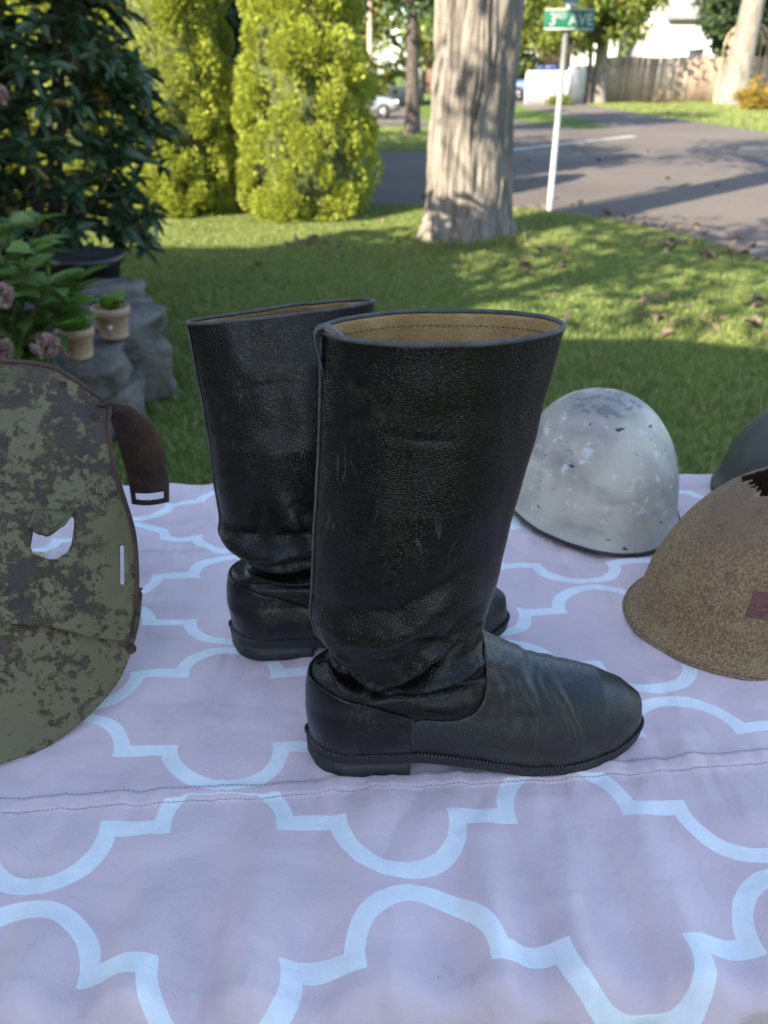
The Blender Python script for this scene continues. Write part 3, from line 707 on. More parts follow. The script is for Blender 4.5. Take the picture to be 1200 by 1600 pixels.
def pot(x, y, z, r, h, label, dot, seed, tilt):
    rs = np.random.default_rng(seed)
    root = empty('plant_pot', (x, y, z)); tag(root, label, 'plant pot'); root.rotation_euler = (tilt, tilt * .6, 0)
    MB().lathe([(0, 0), (r * .72, 0), (r * .75, .006), (r * .93, h * .74), (r * 1.02, h * .745), (r * 1.06, h * .98), (r * 1.04, h), (r * .96, h), (r * .93, h * .85), (0, h * .85)], 36).build('body', M_TERRA, root, True)
    if dot: MB().lathe([(0, 0), (.007, 0), (.007, .002), (0, .002)], 10).build('sticker', M_WDOT, root).matrix_local = Matrix.Translation((.01, -r * .91, h * .45)) @ Matrix.Rotation(R(90), 4, 'X')
    ms = [mesh('leaf', *ovate(1, .42, 7, .25, .25, .04), M_SEED) for k in range(1)]
    n = 12; P = [(rs.normal() * .012, rs.normal() * .012, h * .85) for k in range(n)]
    D = [(math.cos(k * 2.4) * (.5 + .5 * rs.random()), math.sin(k * 2.4) * (.5 + .5 * rs.random()), .55 + .7 * rs.random()) for k in range(n)]
    leaf_objs(root, ms, P, D, [.07 + .035 * rs.random() for k in range(n)], rs)
pot(-1.11, 3.12, .365, .072, .125, 'pale terracotta pot with a white dot and light green seedling', True, 71, .0)
pot(-1.19, 2.92, .345, .066, .12, 'pale terracotta pot at the edge of the hydrangea', False, 72, .03)
M_BLKP = plain('black_plastic', (.012, .012, .014), .45, .2, 12)
bp = empty('plant_tub', (-1.50, 4.0, .32)); tag(bp, 'black plastic plant tub on the stones behind the terracotta pots', 'plant tub')
MB().lathe([(0, 0), (.13, 0), (.165, .16), (.185, .165), (.19, .2), (.175, .2), (.16, .17), (0, .15)], 32).build('body', M_BLKP, bp, True)

# ---- hydrangea: broad leaves as parts, dried flower heads as parts
M_HYD = leafmat('hydrangea_leaf', ((.075, .14, .03), (.10, .18, .035), (.14, .22, .045), (.19, .18, .05)), .25, .42, False)
M_HYDF = leafmat('dried_petal', ((.30, .14, .14), (.38, .2, .18), (.32, .24, .17), (.4, .32, .26)), .2, .7)
M_STEM = plain('green_stem', (.13, .12, .05), .7, .2, 20)
PETAL = (np.array([(0, 0, 0), (.5, .5, .15), (0, 1, .05), (-.5, .5, .15)]), [(0, 1, 2, 3)])
def hydrangea(loc, ext, nst, nlf, flowers, label, seed, leafL=.13):
    rs = np.random.default_rng(seed); root = empty('hydrangea', loc); tag(root, label, 'shrub')
    ms = [mesh('leaf', *ovate(1, w, 8, .18, dr, .05), M_HYD) for w, dr in ((.34, .25), (.38, .35), (.31, .15))]
    P, D, S = [], [], []
    for k in range(nst):
        e = np.array([rs.uniform(-1, 1) * ext[0], rs.uniform(-1, 1) * ext[1], ext[2] * rs.uniform(.55, 1.0)])
        e[2] *= 1 - .35 * (e[0] / ext[0]) ** 2
        s0 = e * np.array([.25, .25, 0]); mid = (s0 + e) / 2 + np.array([0, 0, .08])
        MB().tube([s0, mid, e], [.007, .005, .003], 5).build('stem', M_STEM, root, True)
        for j in range(nlf):
            t = .35 + .65 * (j + .5) / nlf; p = (1 - t) ** 2 * s0 + 2 * t * (1 - t) * mid + t * t * e
            a = j * 2.39 + k; P.append(p); D.append((math.cos(a), math.sin(a), .15 + .3 * rs.random() - .25 * (1 - t))); S.append(leafL * (.65 + .6 * rs.random()))
        for q in range(3):
            a = q * 2.1 + rs.random(); P.append(e); D.append((math.cos(a), math.sin(a), .5)); S.append(leafL * (.6 + .35 * rs.random()))
    leaf_objs(root, ms, P, D, S, rs)
    for (fx, fy, fz, fr) in flowers:
        n = 130; d = rs.normal(size=(n, 3)); d /= np.linalg.norm(d, axis=1, keepdims=True)
        V, F = cloud(d * fr * np.array([1, 1, .75]) * (.75 + .25 * rs.random(n))[:, None], d + rs.normal(size=d.shape) * .8, .02 * (.7 + .6 * rs.random(n)), rs.random(n) * 6.3, PETAL)
        fo = obj('flower_head', V, F, M_HYDF, root, False); fo.location = (fx - loc[0], fy - loc[1], fz - loc[2])
        MB().tube([(fx - loc[0], fy - loc[1], fz - loc[2]), (fx - loc[0] - .1, fy - loc[1] + .05, fz - loc[2] - .25)], .004, 5).build('stem', M_STEM, root, True)
hydrangea((-1.45, 2.60, .2), (.40, .24, .80), 30, 8, [(-1.15, 2.32, .735, .03), (-1.035, 2.30, .585, .032), (-1.19, 2.32, .57, .03)], 'green hydrangea with dried pink flower heads beside the terracotta pots', 81)
hydrangea((-2.05, 3.5, .2), (.34, .3, 1.15), 12, 8, [(-1.47, 3.3, 1.245, .04), (-1.62, 3.3, 1.21, .04)], 'taller hydrangea with faded pink flowers at the left edge', 82)

# ---- rhododendron: whorls of long dark leaves
M_RHO = leafmat('rhododendron_leaf', ((.035, .065, .03), (.05, .09, .04), (.07, .115, .05), (.26, .15, .04)), .12, .33, False)
M_RHO2 = leafmat('rhododendron_leaf_mass', ((.035, .065, .03), (.05, .09, .04), (.07, .115, .05), (.24, .15, .04)), .12, .33, True)
def rhododendron():
    rs = np.random.default_rng(91); loc = np.array((-2.15, 4.75, .1)); root = empty('rhododendron', tuple(loc)); tag(root, 'dark rhododendron shrub with whorls of long leaves at the upper left', 'shrub')
    tips = []
    for k in range(760):
        z = .3 + 1.9 * rs.random(); a = rs.random() * 6.283; r = (.90 + .10 * math.sin(3 * z) - .12 * max(0, z - 2)) * (.5 + .5 * rs.random() ** .5)
        if z < .7: r *= .8
        tips.append((r * math.cos(a), r * .7 * math.sin(a), z))
    for q in range(16):
        t = np.array(tips[q * 40]); s0 = np.array([.15 * math.cos(q), .15 * math.sin(q), 0])
        MB().tube([s0, s0 + (t - s0) * .4 + np.array([0, 0, .12]), s0 + (t - s0) * .75 + rs.normal(size=3) * .04, t], [.024, .017, .011, .005], 6).build('branch', M_BARKD, root, True)
    P, D, S = [], [], []
    for t in tips:
        ax = np.array(t) * np.array([.5, .5, 0]) + np.array([0, 0, .5]) + rs.normal(size=3) * .2; ax /= np.linalg.norm(ax)
        h = np.cross(ax, [.3, .2, 1.]); h /= np.linalg.norm(h); g2 = np.cross(ax, h); nl = rs.integers(6, 10); ph = rs.random() * 6
        for j in range(nl):
            a = ph + j * 6.283 / nl
            P.append(t); D.append(ax * (.05 + .5 * rs.random()) + h * math.cos(a) + g2 * math.sin(a)); S.append(.128 * (.75 + .5 * rs.random()))
    P = np.array(P); D = np.array(D); S = np.array(S)
    ordr = np.argsort(P[:, 1]); near, far = ordr[:300], ordr[300:]
    lv, lf = ovate(1, .215, 6, .3, .22)
    leaf_objs(root, [mesh('leaf', lv, lf, M_RHO)], P[near], D[near], S[near], rs)
    V, F = cloud(P[far], D[far], S[far], rs.normal(size=len(far)) * .5, (np.array(lv), [tuple(f) for f in lf]))
    tag(obj('foliage', V, F, M_RHO2, root), kind='stuff')
rhododendron()

# ================================================================== table and cloth
TC = np.array((.03, .715)); TR_ = R(2.3); TZ = .74
M_PLAST = plain('table_plastic', (.6, .6, .58), .5, .05, 6)
tb = empty('folding_table', (TC[0], TC[1], 0), TR_); tag(tb, 'folding table hidden under the lavender patterned cloth', 'table')
MB().box((0, -.017, TZ - .029), (1.80, .79, .045)).build('tabletop', M_PLAST, tb, False, .012)
for sx in (-1, 1):
    for sy in (-1, 1): MB().tube([(sx * .72, sy * .3, 0), (sx * .72, sy * .3, TZ - .05)], .014, 10).build('leg', M_GALV, tb, True)
    MB().tube([(sx * .72, -.3, .25), (sx * .72, .3, .25)], .01, 8).build('brace', M_GALV, tb, True)

ct_, st_ = math.cos(TR_), math.sin(TR_)
def t2w(x, y): return TC[0] + x * ct_ - y * st_, TC[1] + x * st_ + y * ct_
def w2t(x, y): x = x - TC[0]; y = y - TC[1]; return x * ct_ + y * st_, -x * st_ + y * ct_
SEAMS = [((-.341, .461), (.364, .515)), ((-.322, .886), (.42, .925))]
def seam_d(X_, Y_):
    r = []
    for a, b in SEAMS:
        d = np.array(b) - np.array(a); L = np.linalg.norm(d); d = d / L
        r.append(((X_ - a[0]) * -d[1] + (Y_ - a[1]) * d[0], (X_ - a[0]) * d[0] + (Y_ - a[1]) * d[1]))
    return r
def cloth_z(X_, Y_):
    """height of the cloth above the table top, flat part"""
    z = .0034 * (fbm(X_ * 7, Y_ * 7, .3, 3, 21) + .3) + .0050 * np.abs(vnoise(X_ * 16 + 2 * vnoise(X_ * 5, Y_ * 5, 0, 3), Y_ * 11, 0, 23)) +   .0013 * vnoise(X_ * 45, Y_ * 38, 0, 24) 
    for q_, (ca_, sa_) in enumerate(((.94, .34), (.42, .91), (.80, -.60))):
        l_ = X_ * ca_ + Y_ * sa_; t_w = -X_ * sa_ + Y_ * ca_
        z = z + .0026 * vnoise(l_ * 5, t_w * 26 + vnoise(l_ * 4, t_w * 3, 0, 70 + q_), 3. * q_, 66 + q_) * sstep(-.3, .5, vnoise(X_ * 4, Y_ * 4, q_ * 2., 80 + q_))
    z = z
    z = z + .003 * np.exp(-((Y_ - 1.0 + .02 * vnoise(X_ * 8, 0, 0, 8)) / .03) ** 2) * .5
    for k, (dd, al) in enumerate(seam_d(X_, Y_)):
        pk = vnoise(al * 75, 0, k * 3., 31) * .6 + vnoise(al * 160, 1, k * 3., 32) * .4
        z = z + (.0024 if k == 0 else .0014) * (sstep(.011, .008, dd) * sstep(-.006, -.004, dd)) + .0028 * pk * np.exp(-(dd / .022) ** 2)
    tx, ty = w2t(X_, Y_)
    z = z + .013 * sstep(-.24, -.40, ty) * np.sin(tx * 70 + 3 * vnoise(tx * 9, 0, 0, 41)) * (.6 + .4 * vnoise(tx * 6, 2, 0, 42))
    return z + .003
def edge(s, half, r=.016):
    a = np.abs(s); flat_ = half - r; ang = np.clip((a - flat_) / r, 0, np.pi / 2)
    pos = np.where(a < flat_, a, flat_ + r * np.sin(ang)); drop = np.where(a < flat_, 0, r * (1 - np.cos(ang)))
    drop = drop + np.maximum(0, a - flat_ - r * np.pi / 2)
    return np.sign(s) * pos, drop
p = np.concatenate([np.linspace(-1.25, -.62, 60), np.linspace(-.615, .615, 430), np.linspace(.62, 1.25, 60)])
q = np.concatenate([np.linspace(-.80, -.52, 40), np.linspace(-.518, .41, 330), np.linspace(.415, .70, 30)])
Pg, Qg = np.meshgrid(p, q, indexing='ij')
tx, dx_ = edge(Pg, .915); ty, dy_ = edge(Qg + .017, .415, .028); ty = ty - .017
wx, wy = t2w(tx, ty)
drop = np.maximum(dx_, dy_) + .15 * np.minimum(dx_, dy_)
zt = np.clip(1 - drop / .012, 0, 1) * cloth_z(wx, wy)
fold = sstep(0, .16, dy_) * (.014 * np.sin(tx * 62 + 2.6 * vnoise(tx * 7, 0, 0, 43)) + .012 * vnoise(tx * 14, dy_ * 3, 0, 44) + .012) + .009 * sstep(0, .03, dy_) * np.sin(tx * 70 + 3 * vnoise(tx * 9, 0, 0, 41))
foldx = sstep(0, .16, dx_) * .014 * (1 + np.sin(ty * 60))
ox = np.sign(Pg) * foldx; oy = np.sign(Qg) * fold
fx, fy = t2w(tx + ox, ty + oy)
CV = np.stack([fx, fy, TZ + zt - drop], -1)
ux, uy = t2w(Pg, Qg)
yr_ = uy - .048 * (ux - .021)                       # rows run slightly uphill to the right
sd0 = seam_d(ux, uy)[0][0]                          # the seam swallows a strip of the pattern
tt_ = np.where(sd0 < 0, (yr_ - .39) / .245, np.where(yr_ < .695, .5 + (yr_ - .487) / .208, 1.5 + (yr_ - .695) / .193))
ss_ = (ux - .021 + .15 * (uy - .39)) / .302
UV = np.stack([ss_ * .30 + .004 * vnoise(ux * 9, uy * 9, 0, 51), tt_ * .24 + .003 * vnoise(ux * 9, uy * 9, 5, 52)], -1).reshape(-1, 2)
m = Mat('trellis_cloth', .8, .25)
U_, V_, _ = m.xyz('UV')
wob = m.noise(40, 2); U2 = U_ + (wob - .5) * .003; V2 = V_ + (m.noise(33, 2) - .5) * .003
mask = None; bw_, rx_, ry_, cc_ = .0150, .052, .0500, .060
for (a, b) in ((0, 0), (.15, .12)):
    ddx = (U2 + a).wrap(.15, -.15).abs(); ddy = (V2 + b).wrap(.12, -.12).abs()
    el = ((ddx / rx_).pw(2) + ((ddy - cc_) / ry_).pw(2)).sqrt()
    ring = ((el - 1.0).abs() * .051).lt(bw_ / 2) * ddy.lt(cc_ + bw_ / 2 * .9)
    step = (ddy - cc_).abs().lt(bw_ / 2) * ddx.gt(rx_ - bw_ / 2) * ddx.lt(.15 - rx_ + bw_ / 2)
    k = ring.max(step); mask = k if mask is None else mask.max(k)
n1 = m.noise(7, 5); n2 = m.noise(30, 5, .65); n3 = m.noise(140, 2); wv = m.noise(900, 2)
base = m.mix(n1.ss(.3, .7), (.67, .51, .525), (.73, .56, .57)); white = m.mix(n2.ss(.3, .7), (.76, .76, .77), (.84, .84, .84))
col = m.mix(mask, base, white)
col = m.mix(n2.ss(.63, .78, 0, .22), col, (.32, .27, .27)); col = m.mix(n3.ss(.78, .82, 0, .5), col, (.12, .09, .09))
f1 = m.noise(1, 1.5, .4, m.mapping((7, 17, 5)), .8); f2 = m.noise(1, 1.5, .4, m.mapping((19, 6, 5), loc=(3, 1, 0)), .8)
m.color(col).bump(f1, .010, .6).bump(f2, .012, .7).bump(n2, .004, .6).bump(wv, .0006, .5)
M_CLOTH = m.m
tc = empty('tablecloth', (0, 0, 0)); tag(tc, 'lavender grey cloth with white trellis pattern draped over the table', 'tablecloth')
obj('cloth', CV, grid_faces(len(p), len(q)), M_CLOTH, tc, True, UV)
M_THREAD = plain('grey_thread', (.30, .29, .33), .8, .1, 40)
for k, (a, b) in enumerate(SEAMS):
    a = np.array(a); b = np.array(b); d = (b - a) / np.linalg.norm(b - a); nn = np.array((-d[1], d[0])); L = np.linalg.norm(b - a)
    if k == 1: continue
    for off in (-.0055, .0095):
        th = MB()
        for s in np.arange(-.1, L + .1, .0042):
            p0 = a + d * s + nn * off; p1 = p0 + d * .0030
            z0, z1 = (TZ + float(cloth_z(np.array(u_[0]), np.array(u_[1]))) + .0009 for u_ in (p0, p1))
            th.tube([(p0[0], p0[1], z0), (p1[0], p1[1], z1)], .00045, 4, False)
        tag(th.build('seam_stitching', M_THREAD, tc), kind='stuff')

# ================================================================== boots
def leather(name, base, scuff, amt, rough0, grain, seed, gs=400, spec=.4, scratch=1.):
    m = Mat(name, rough0, spec)
    cv = m.noise(6, 3, .5, None, 0, 1)
    g = m.voro(gs, m.mapping((.8, .8, 1.3)), 'DISTANCE_TO_EDGE'); n1 = m.noise(13, 6, .62, m.mapping((1, 1, .8), loc=(seed, 0, 0))); n2 = m.noise(90, 6, .7); n3 = m.noise(4.5, 3, .5, m.mapping((1, 1, 1), loc=(0, seed, 0)))
    gm = g.ss(.0, .35)
    col = m.mix(gm, [k * .8 for k in base], base)
    sc = n1.ss(.50, .72) * n2.ss(.42, .7) * amt
    col = m.mix(sc, col, scuff)
    zl = m.xyz()[2]; du = zl.ss(.048, .014) * n2.ss(.36, .62) * .55; col = m.mix(du, col, [k * .75 for k in scuff]); sc = sc.max(du)
    scr = m.noise(26, 2, .5, m.mapping((1.0, 1.0, .18), loc=(seed, 1, 0)), 1.2); sm = (scr - .5).abs().lt(.007) * m.noise(9, 2).ss(.54, .66)
    col = m.mix(sm * (.4 * scratch), col, (.15, .135, .12))
    m.color(col); m.rough((n3.ss(.3, .7) * .10 + rough0) + sc * .3)
    m.bump(gm, .00042 * grain, .9).bump(n2, .0002, .3)
    return m.m
M_LSH = leather('shaft_leather', (.008, .006, .0048), (.08, .056, .038), .6, .26, .5, 3, 400, .30, 1.0)
M_LVA = leather('vamp_leather', (.007, .0064, .0066), (.085, .066, .052), .55, .29, .4, 7, 520, .55, 0.)
M_LCO = leather('counter_leather', (.005, .005, .006), (.11, .08, .06), .5, .2, .22, 12, 500, .35, .3)
M_SOLE = plain('black_rubber', (.012, .012, .014), .55, .3, 40, bump=.001)
M_WELT = plain('lit_edge_welt', (.03, .028, .028), .5, .4, 60)  # lighter rib colour stands in for the sole's lit edge
M_EDGE = plain('worn_leather_edge', (.075, .07, .066), .7, .35, 60)
M_LIN = Mat('tan_suede_lining', .95, .1); n1 = M_LIN.noise(25, 5); n2 = M_LIN.noise(400, 3)
M_LIN.color(M_LIN.mix(n1.ss(.3, .7), (.36, .22, .09), (.50, .33, .15))).bump(n2, .0012); M_LIN = M_LIN.m
M_BTHR = plain('dark_thread', (.012, .012, .014), .7, .2, 60)
M_TTHR = plain('tan_thread', (.2, .14, .08), .8, .2, 60)

def make_boot(name, label, loc, rz, top_b, lean, folds, seed, mirror=False, slump=0., loop=True):
    root = empty(name, loc, rz); tag(root, label, 'boot', 'pair of black leather boots')
    xbz = np.array([0, .02, .044, .070, .092, .100, .107, .116, .130, .145, .163, .2000, .314, .387, .42])
    xbv = np.array([.003, .001, .0, .0012, .0035, .008, .024, .025, .0185, .0115, .0087, .0101, .0207, .0247, .027])
    xfz = np.array([0, .0360, .0560, .0720, .0850, .0970, .1135, .1333, .1548, .1825, .2188, .2563, .3197, .3671, .42])
    xfv = np.array([.3265, .3223, .304, .277, .239, .208, .183, .160, .162, .1685, .1723, .1774, .1897, .198, .206])
    def sm(x, xp, fp):
        return (np.interp(x - .0022, xp, fp) + np.interp(x, xp, fp) * 2 + np.interp(x + .0022, xp, fp)) / 4
    hX = np.array([-.1, .10, .150, .160, .183, .208, .239, .277, .304, .3223, .3265]); hZ = np.array([1.2, .40, .17, .1333, .1135, .0970, .0850, .0720, .0560, .0360, .0001])
    def zsole(x): return np.interp(x, [0, .06, .1, .15, .2, .24, .29, .33], [.0270, .0265, .0260, .0210, .0112, .0095, .0115, .0175])
    def width(x, z):
        xb = sm(z, xbz, xbv); xf = sm(z, xfz, xfv)
        xx = x - xb
        heel = np.sqrt(np.clip(1 - (np.clip(.042 - xx, 0, .042) / .042) ** 2.2, 0, 1))
        Wb = np.interp(x, [0, .03, .07, .11, .16, .21, .25, .29, .33], [.033, .035, .036, .037, .043, .0475, .0465, .041, .034])
        toe = np.clip(1 - (np.clip(x - .222, 0, .105) / .105) ** 2.8, 0, 1) ** .5
        g = np.clip(1 - (np.clip(z, 0, None) / np.interp(x, hX, hZ)) ** 2.3, 0, 1) ** .5
        wf = Wb * heel * toe * g * (1 + .10 * np.sin(np.clip(z / .06, 0, 1) * np.pi))
        b = np.interp(z, [.08, .12, .15, .2, .28, .36, .42], [.038, .041, .046, .052, .052, (.045 * .6 + top_b * .4), top_b])
        u = np.clip((x - xb) / (xf - xb), 0, 1)
        wsf = b * np.clip(1 - np.abs(2 * u - 1) ** 2.1, 0, 1) ** .5
        f = sstep(.075, .14, z)
        return (1 - f) * wf + f * wsf
    def disp(x, z, s):
        d = 0
        zz = z + (.004 * s)
        for pts, amp, sig in folds:
            P = np.array(pts); dist = np.full(np.shape(x), 9.); wgt = np.ones(np.shape(x))
            for i in range(len(P) - 1):
                a, b = P[i], P[i + 1]; ab = b - a; t = np.clip(((x - a[0]) * ab[0] + (zz - a[1]) * ab[1]) / (ab @ ab), 0, 1)
                dd = np.hypot(x - a[0] - t * ab[0], zz - a[1] - t * ab[1])
                tt = (i + t) / (len(P) - 1)
                k = dd < dist; dist = np.where(k, dd, dist); wgt = np.where(k, .35 + .65 * np.sin(np.pi * np.clip(tt, .03, .97)) ** .7, wgt)
            d = d + np.where((x < .165) & (z < .25), 2.6, 1.9) * amp * wgt * np.exp(-(dist / sig) ** 2)
        rdg = np.clip(z / np.interp(x, hX, hZ), 0, 1) ** 4; d = d * (1 - .85 * rdg * sstep(.165, .18, x))
        an = sstep(.075, .11, z) * sstep(.22, .14, z)
        d = d + an * .0014 * (vnoise(x * 60, zz * 130, s * 2., seed) + .4 * vnoise(x * 140, zz * 260, s, seed + 1))
        d = d + .0026 * sstep(.1, .2, z) * vnoise(x * 22, z * 13, s * 2., seed + 2) + .0010 * sstep(.1, .2, z) * vnoise(x * 60, z * 40, s * 2., seed + 5)
        toe = sstep(.10, .18, x) * sstep(.31, .25, x) * sstep(.11, .08, z)
        d = d + toe * .0004 * vnoise(x * 120 - z * 40, z * 22, s, seed + 3)
        return d
    def lean_fn(x, z): h_ = np.maximum(0, z - .10) / .31; return x - lean * np.maximum(0, z - .10) ** 1.15, z - slump * h_ * (1.35 - .75 * np.clip((x - .03) / .17, 0, 1))
    def fin(X_, Y_, Zs):
        Z = Zs + zsole(X_) * np.clip(1 - Zs / .12, 0, 1); X2, Z2 = lean_fn(X_, Z); return np.stack([X2, Y_ * (-1 if mirror else 1), Z2], -1)
    # --- shaft with the base of the foot under it
    zs = np.concatenate([np.linspace(0, .16, 150), np.linspace(.1625, .408, 130)]); nth = 110
    th = np.linspace(0, np.pi, nth)
    Zs, T = np.meshgrid(zs, th, indexing='ij'); xb = sm(Zs, xbz, xbv); xf = sm(Zs, xfz, xfv)
    Xs = xb + (xf - xb) * (1 - np.cos(T)) / 2; Wd = width(Xs, Zs)
    near = fin(Xs, -Wd, Zs); far = fin(Xs, Wd, Zs)
    G = np.concatenate([near, far[:, -2:0:-1]], 1); XX = np.concatenate([Xs, Xs[:, -2:0:-1]], 1); ZZ = np.concatenate([Zs, Zs[:, -2:0:-1]], 1)
    SS = np.concatenate([np.full_like(near[..., 0], 1.), np.full_like(far[:, -2:0:-1, 0], -1.)], 1)
    N = grid_normals(G, False, True)
    cen = G.mean(1, keepdims=True); sgn = np.sign(np.sum(N * (G - cen), -1).mean()); N = N * sgn
    fade = np.sin(np.concatenate([T, T[:, -2:0:-1]], 1)) ** .5
    fo = disp(XX, ZZ, SS)
    inset = (.006 * sstep(.166, .176, XX) + .0022 * sstep(.048, .040, ZZ)) * sstep(.128, .118, ZZ)
    G2 = G + N * ((fo * (.25 + .75 * fade)) - inset)[..., None]
    nu, nv = G2.shape[:2]
    obj('shaft', G2, grid_faces(nu, nv, False, True), M_LSH, root)
    def surf(xq, zq, s, off):
        """point grid on the outside of one side, s=+1 near side"""
        w_ = width(xq, zq); return w_
    # --- inner lining
    k0 = np.searchsorted(zs, .13); Gi = G2[k0:] - N[k0:] * .0026; Gi[-1] = G2[-1] - N[-1] * .0018
    obj('lining', Gi[:, ::-1], grid_faces(nu - k0, nv, False, True), M_LIN, root)
    ring = G2[-1] - N[-1] * .0009 + np.array([0, 0, .0006]); rl = list(map(tuple, ring)) + [tuple(ring[0]), tuple(ring[1])]
    MB().tube(rl, .0019, 8, False).build('rim_binding', M_EDGE, root, True)
    r2 = G2[-6] - N[-6] * .0031; mbt = MB()
    for i in range(0, nv, 2): mbt.tube([tuple(r2[i]), tuple(r2[(i + 1) % nv])], .0006, 4, False)
    tag(mbt.build('lining_stitching', M_TTHR, root), kind='stuff')
    # --- vamp over the front of the foot, with the U shaped upper edge
    R0 = [(.093, 0), (.093, .03), (.0935, .051), (.102, .0545), (.120, .0545), (.136, .0565), (.149, .064), (.158, .079), (.1615, .098), (.161, .113), (.159, .126), (.1605, .1333)]
    nphi = 46; ns = 120
    Rp = np.array(R0); seg = np.concatenate([[0], np.cumsum(np.hypot(*np.diff(Rp, axis=0).T))]); seg /= seg[-1]
    ph = np.linspace(0, 1, nphi); rx0 = np.interp(ph, seg, Rp[:, 0]); rz0 = np.interp(ph, seg, Rp[:, 1])
    al0 = np.arcsin(np.clip(rz0 / np.interp(rx0, hX, hZ), 0, 1)); al0[-1] = np.pi / 2
    s_ = np.linspace(0, 1, ns) ** .9; S, A_ = np.meshgrid(s_, np.arange(nphi), indexing='ij')
    xq = rx0[None, :] + (.3262 - rx0[None, :]) * S
    mixf = sstep(0, .45, S); al = (1 - mixf) * al0[None, :] + mixf * (ph * np.pi / 2)[None, :]
    zq = np.interp(xq, hX, hZ) * np.sin(al)
    wq = width(xq, zq); wq[:, -1] = 0
    nr = fin(xq, -wq, zq); fr = fin(xq, wq, zq)
    GV = np.concatenate([nr, fr[:, -2::-1]], 1); XV = np.concatenate([xq, xq[:, -2::-1]], 1); ZV = np.concatenate([zq, zq[:, -2::-1]], 1)
    SV = np.concatenate([np.ones_like(nr[..., 0]), -np.ones_like(fr[:, -2::-1, 0])], 1)
    NV = grid_normals(GV); cv_ = GV.mean(1, keepdims=True) - np.array([0, 0, .02]); NV = NV * np.sign(np.sum(NV * (GV - cv_), -1).mean())
    dv = disp(XV, ZV, SV) * (.35 + .65 * sstep(.165, .18, XV))
    GV2 = GV + NV * (dv + .0012 * (1 - .3 * np.exp(-np.linspace(0, 1, ns)[:, None] * 40)))[..., None]
    o = obj('vamp', GV2, grid_faces(ns, GV.shape[1]), M_LVA, root)
    so = o.modifiers.new('thickness', 'SOLIDIFY'); so.thickness = .0016; so.offset = 0
    stt = MB()
    for row in (3, 6):
        L = GV2[row] + NV[row] * .0003
        dense = []
        for i in range(len(L) - 1):
            for t in (0, .33, .66): dense.append(L[i] * (1 - t) + L[i + 1] * t)
        for i in range(0, len(dense) - 1, 2): stt.tube([tuple(dense[i]), tuple(dense[i + 1])], .00055, 4, False)
    tag(stt.build('vamp_stitching', M_BTHR, root), kind='stuff')
    # --- heel counter
    nr_, nc = 40, 90
    uu = np.linspace(-1, 1, nc); vv = np.linspace(0, 1, nr_); Vv, Uu = np.meshgrid(vv, uu, indexing='ij')
    ztop = np.interp(np.abs(Uu), [0, .3, .49, .72, 1], [.094, .093, .088, .077, .056]) ; zc_ = Vv * ztop
    xbq = sm(zc_, xbz, xbv); tq = np.abs(Uu); xc = xbq + (.0945 - xbq) * (1 - np.cos(tq * np.pi / 2)); wc = width(xc, zc_)
    GC = fin(xc, np.where(Uu < 0, -wc, wc), zc_); NC = grid_normals(GC); NC = NC * np.sign(np.sum(NC * (GC - np.array([.06, 0, .03])), -1).mean())
    GC2 = GC + NC * (.0019 + .0008 * vnoise(xc * 40, zc_ * 40, Uu, seed + 7) - .0012 * Vv ** 8)[..., None]
    o = obj('heel_counter', GC2, grid_faces(nr_, nc), M_LCO, root); so = o.modifiers.new('thickness', 'SOLIDIFY'); so.thickness = .0018; so.offset = 0
    # side seam tape
    for cidx in (0, -1):
        MB().tube([tuple(v_) for v_ in GC2[:, cidx]], .0009, 5).build('side_seam', M_EDGE, root, True)
    # --- sole, welt, heel block
    xs = np.concatenate([[0], (1 - np.cos(np.linspace(.06, np.pi, 90))) / 2]) * .3265
    wd = width(np.clip(xs, .0032, .3262), np.full_like(xs, .0)) ; wd[0] = 0; wd[-1] = 0
    pn = np.stack([xs, -wd], -1); pf = np.stack([xs, wd], -1)[-2:0:-1]; plan = np.concatenate([pn, pf]); npl = len(plan)
    dif = np.roll(plan, -1, 0) - np.roll(plan, 1, 0); nrm2 = np.stack([dif[:, 1], -dif[:, 0]], -1); nrm2 /= np.maximum(np.linalg.norm(nrm2, axis=1, keepdims=True), 1e-9)
    if np.sum(nrm2 * (plan - np.array([.16, 0]))) < 0: nrm2 *= -1
    def band(off, ztop_f, zbot_f):
        o_ = plan + nrm2 * off; zt_ = ztop_f(o_[:, 0]); zb_ = zbot_f(o_[:, 0]); return o_, zt_, zb_
    ysg = -1 if mirror else 1
    def slab(nm, off, dzt, dzb, mat, bev=.0008):
        o_ = plan + nrm2 * off; zt_ = zsole(plan[:, 0]) + dzt; zb_ = zsole(plan[:, 0]) + dzb
        n = npl; V = np.concatenate([np.stack([o_[:, 0], o_[:, 1] * ysg, zt_], -1), np.stack([o_[:, 0], o_[:, 1] * ysg, zb_], -1)])
        F = [(i, (i + 1) % n, n + (i + 1) % n, n + i) for i in range(n)]
        h = len(pn)
        for base_ in (0, n):
            for i in range(1, h - 1):
                j = (n - i) % n; j2 = (n - i - 1) % n
                F.append((base_ + i, base_ + i + 1, base_ + j2, base_ + j) if i + 1 < h - 1 else (base_ + i, base_ + i + 1, base_ + j))
            F.append((base_ + 0, base_ + 1, base_ + n - 1))
        o = obj(nm, V, F, mat, root, False); b = o.modifiers.new('bevel', 'BEVEL'); b.width = bev; b.segments = 2; b.limit_method = 'ANGLE'; b.angle_limit = R(50); return o
    slab('welt', .0042, .0024, -.0012, M_SOLE)
    slab('outsole', .0036, -.0016, -.0086, M_SOLE)
    # welt ribs
    wr = MB(); per = np.concatenate([[0], np.cumsum(np.hypot(*(np.roll(plan, -1, 0) - plan).T))])[:-1]; tot = per[-1]
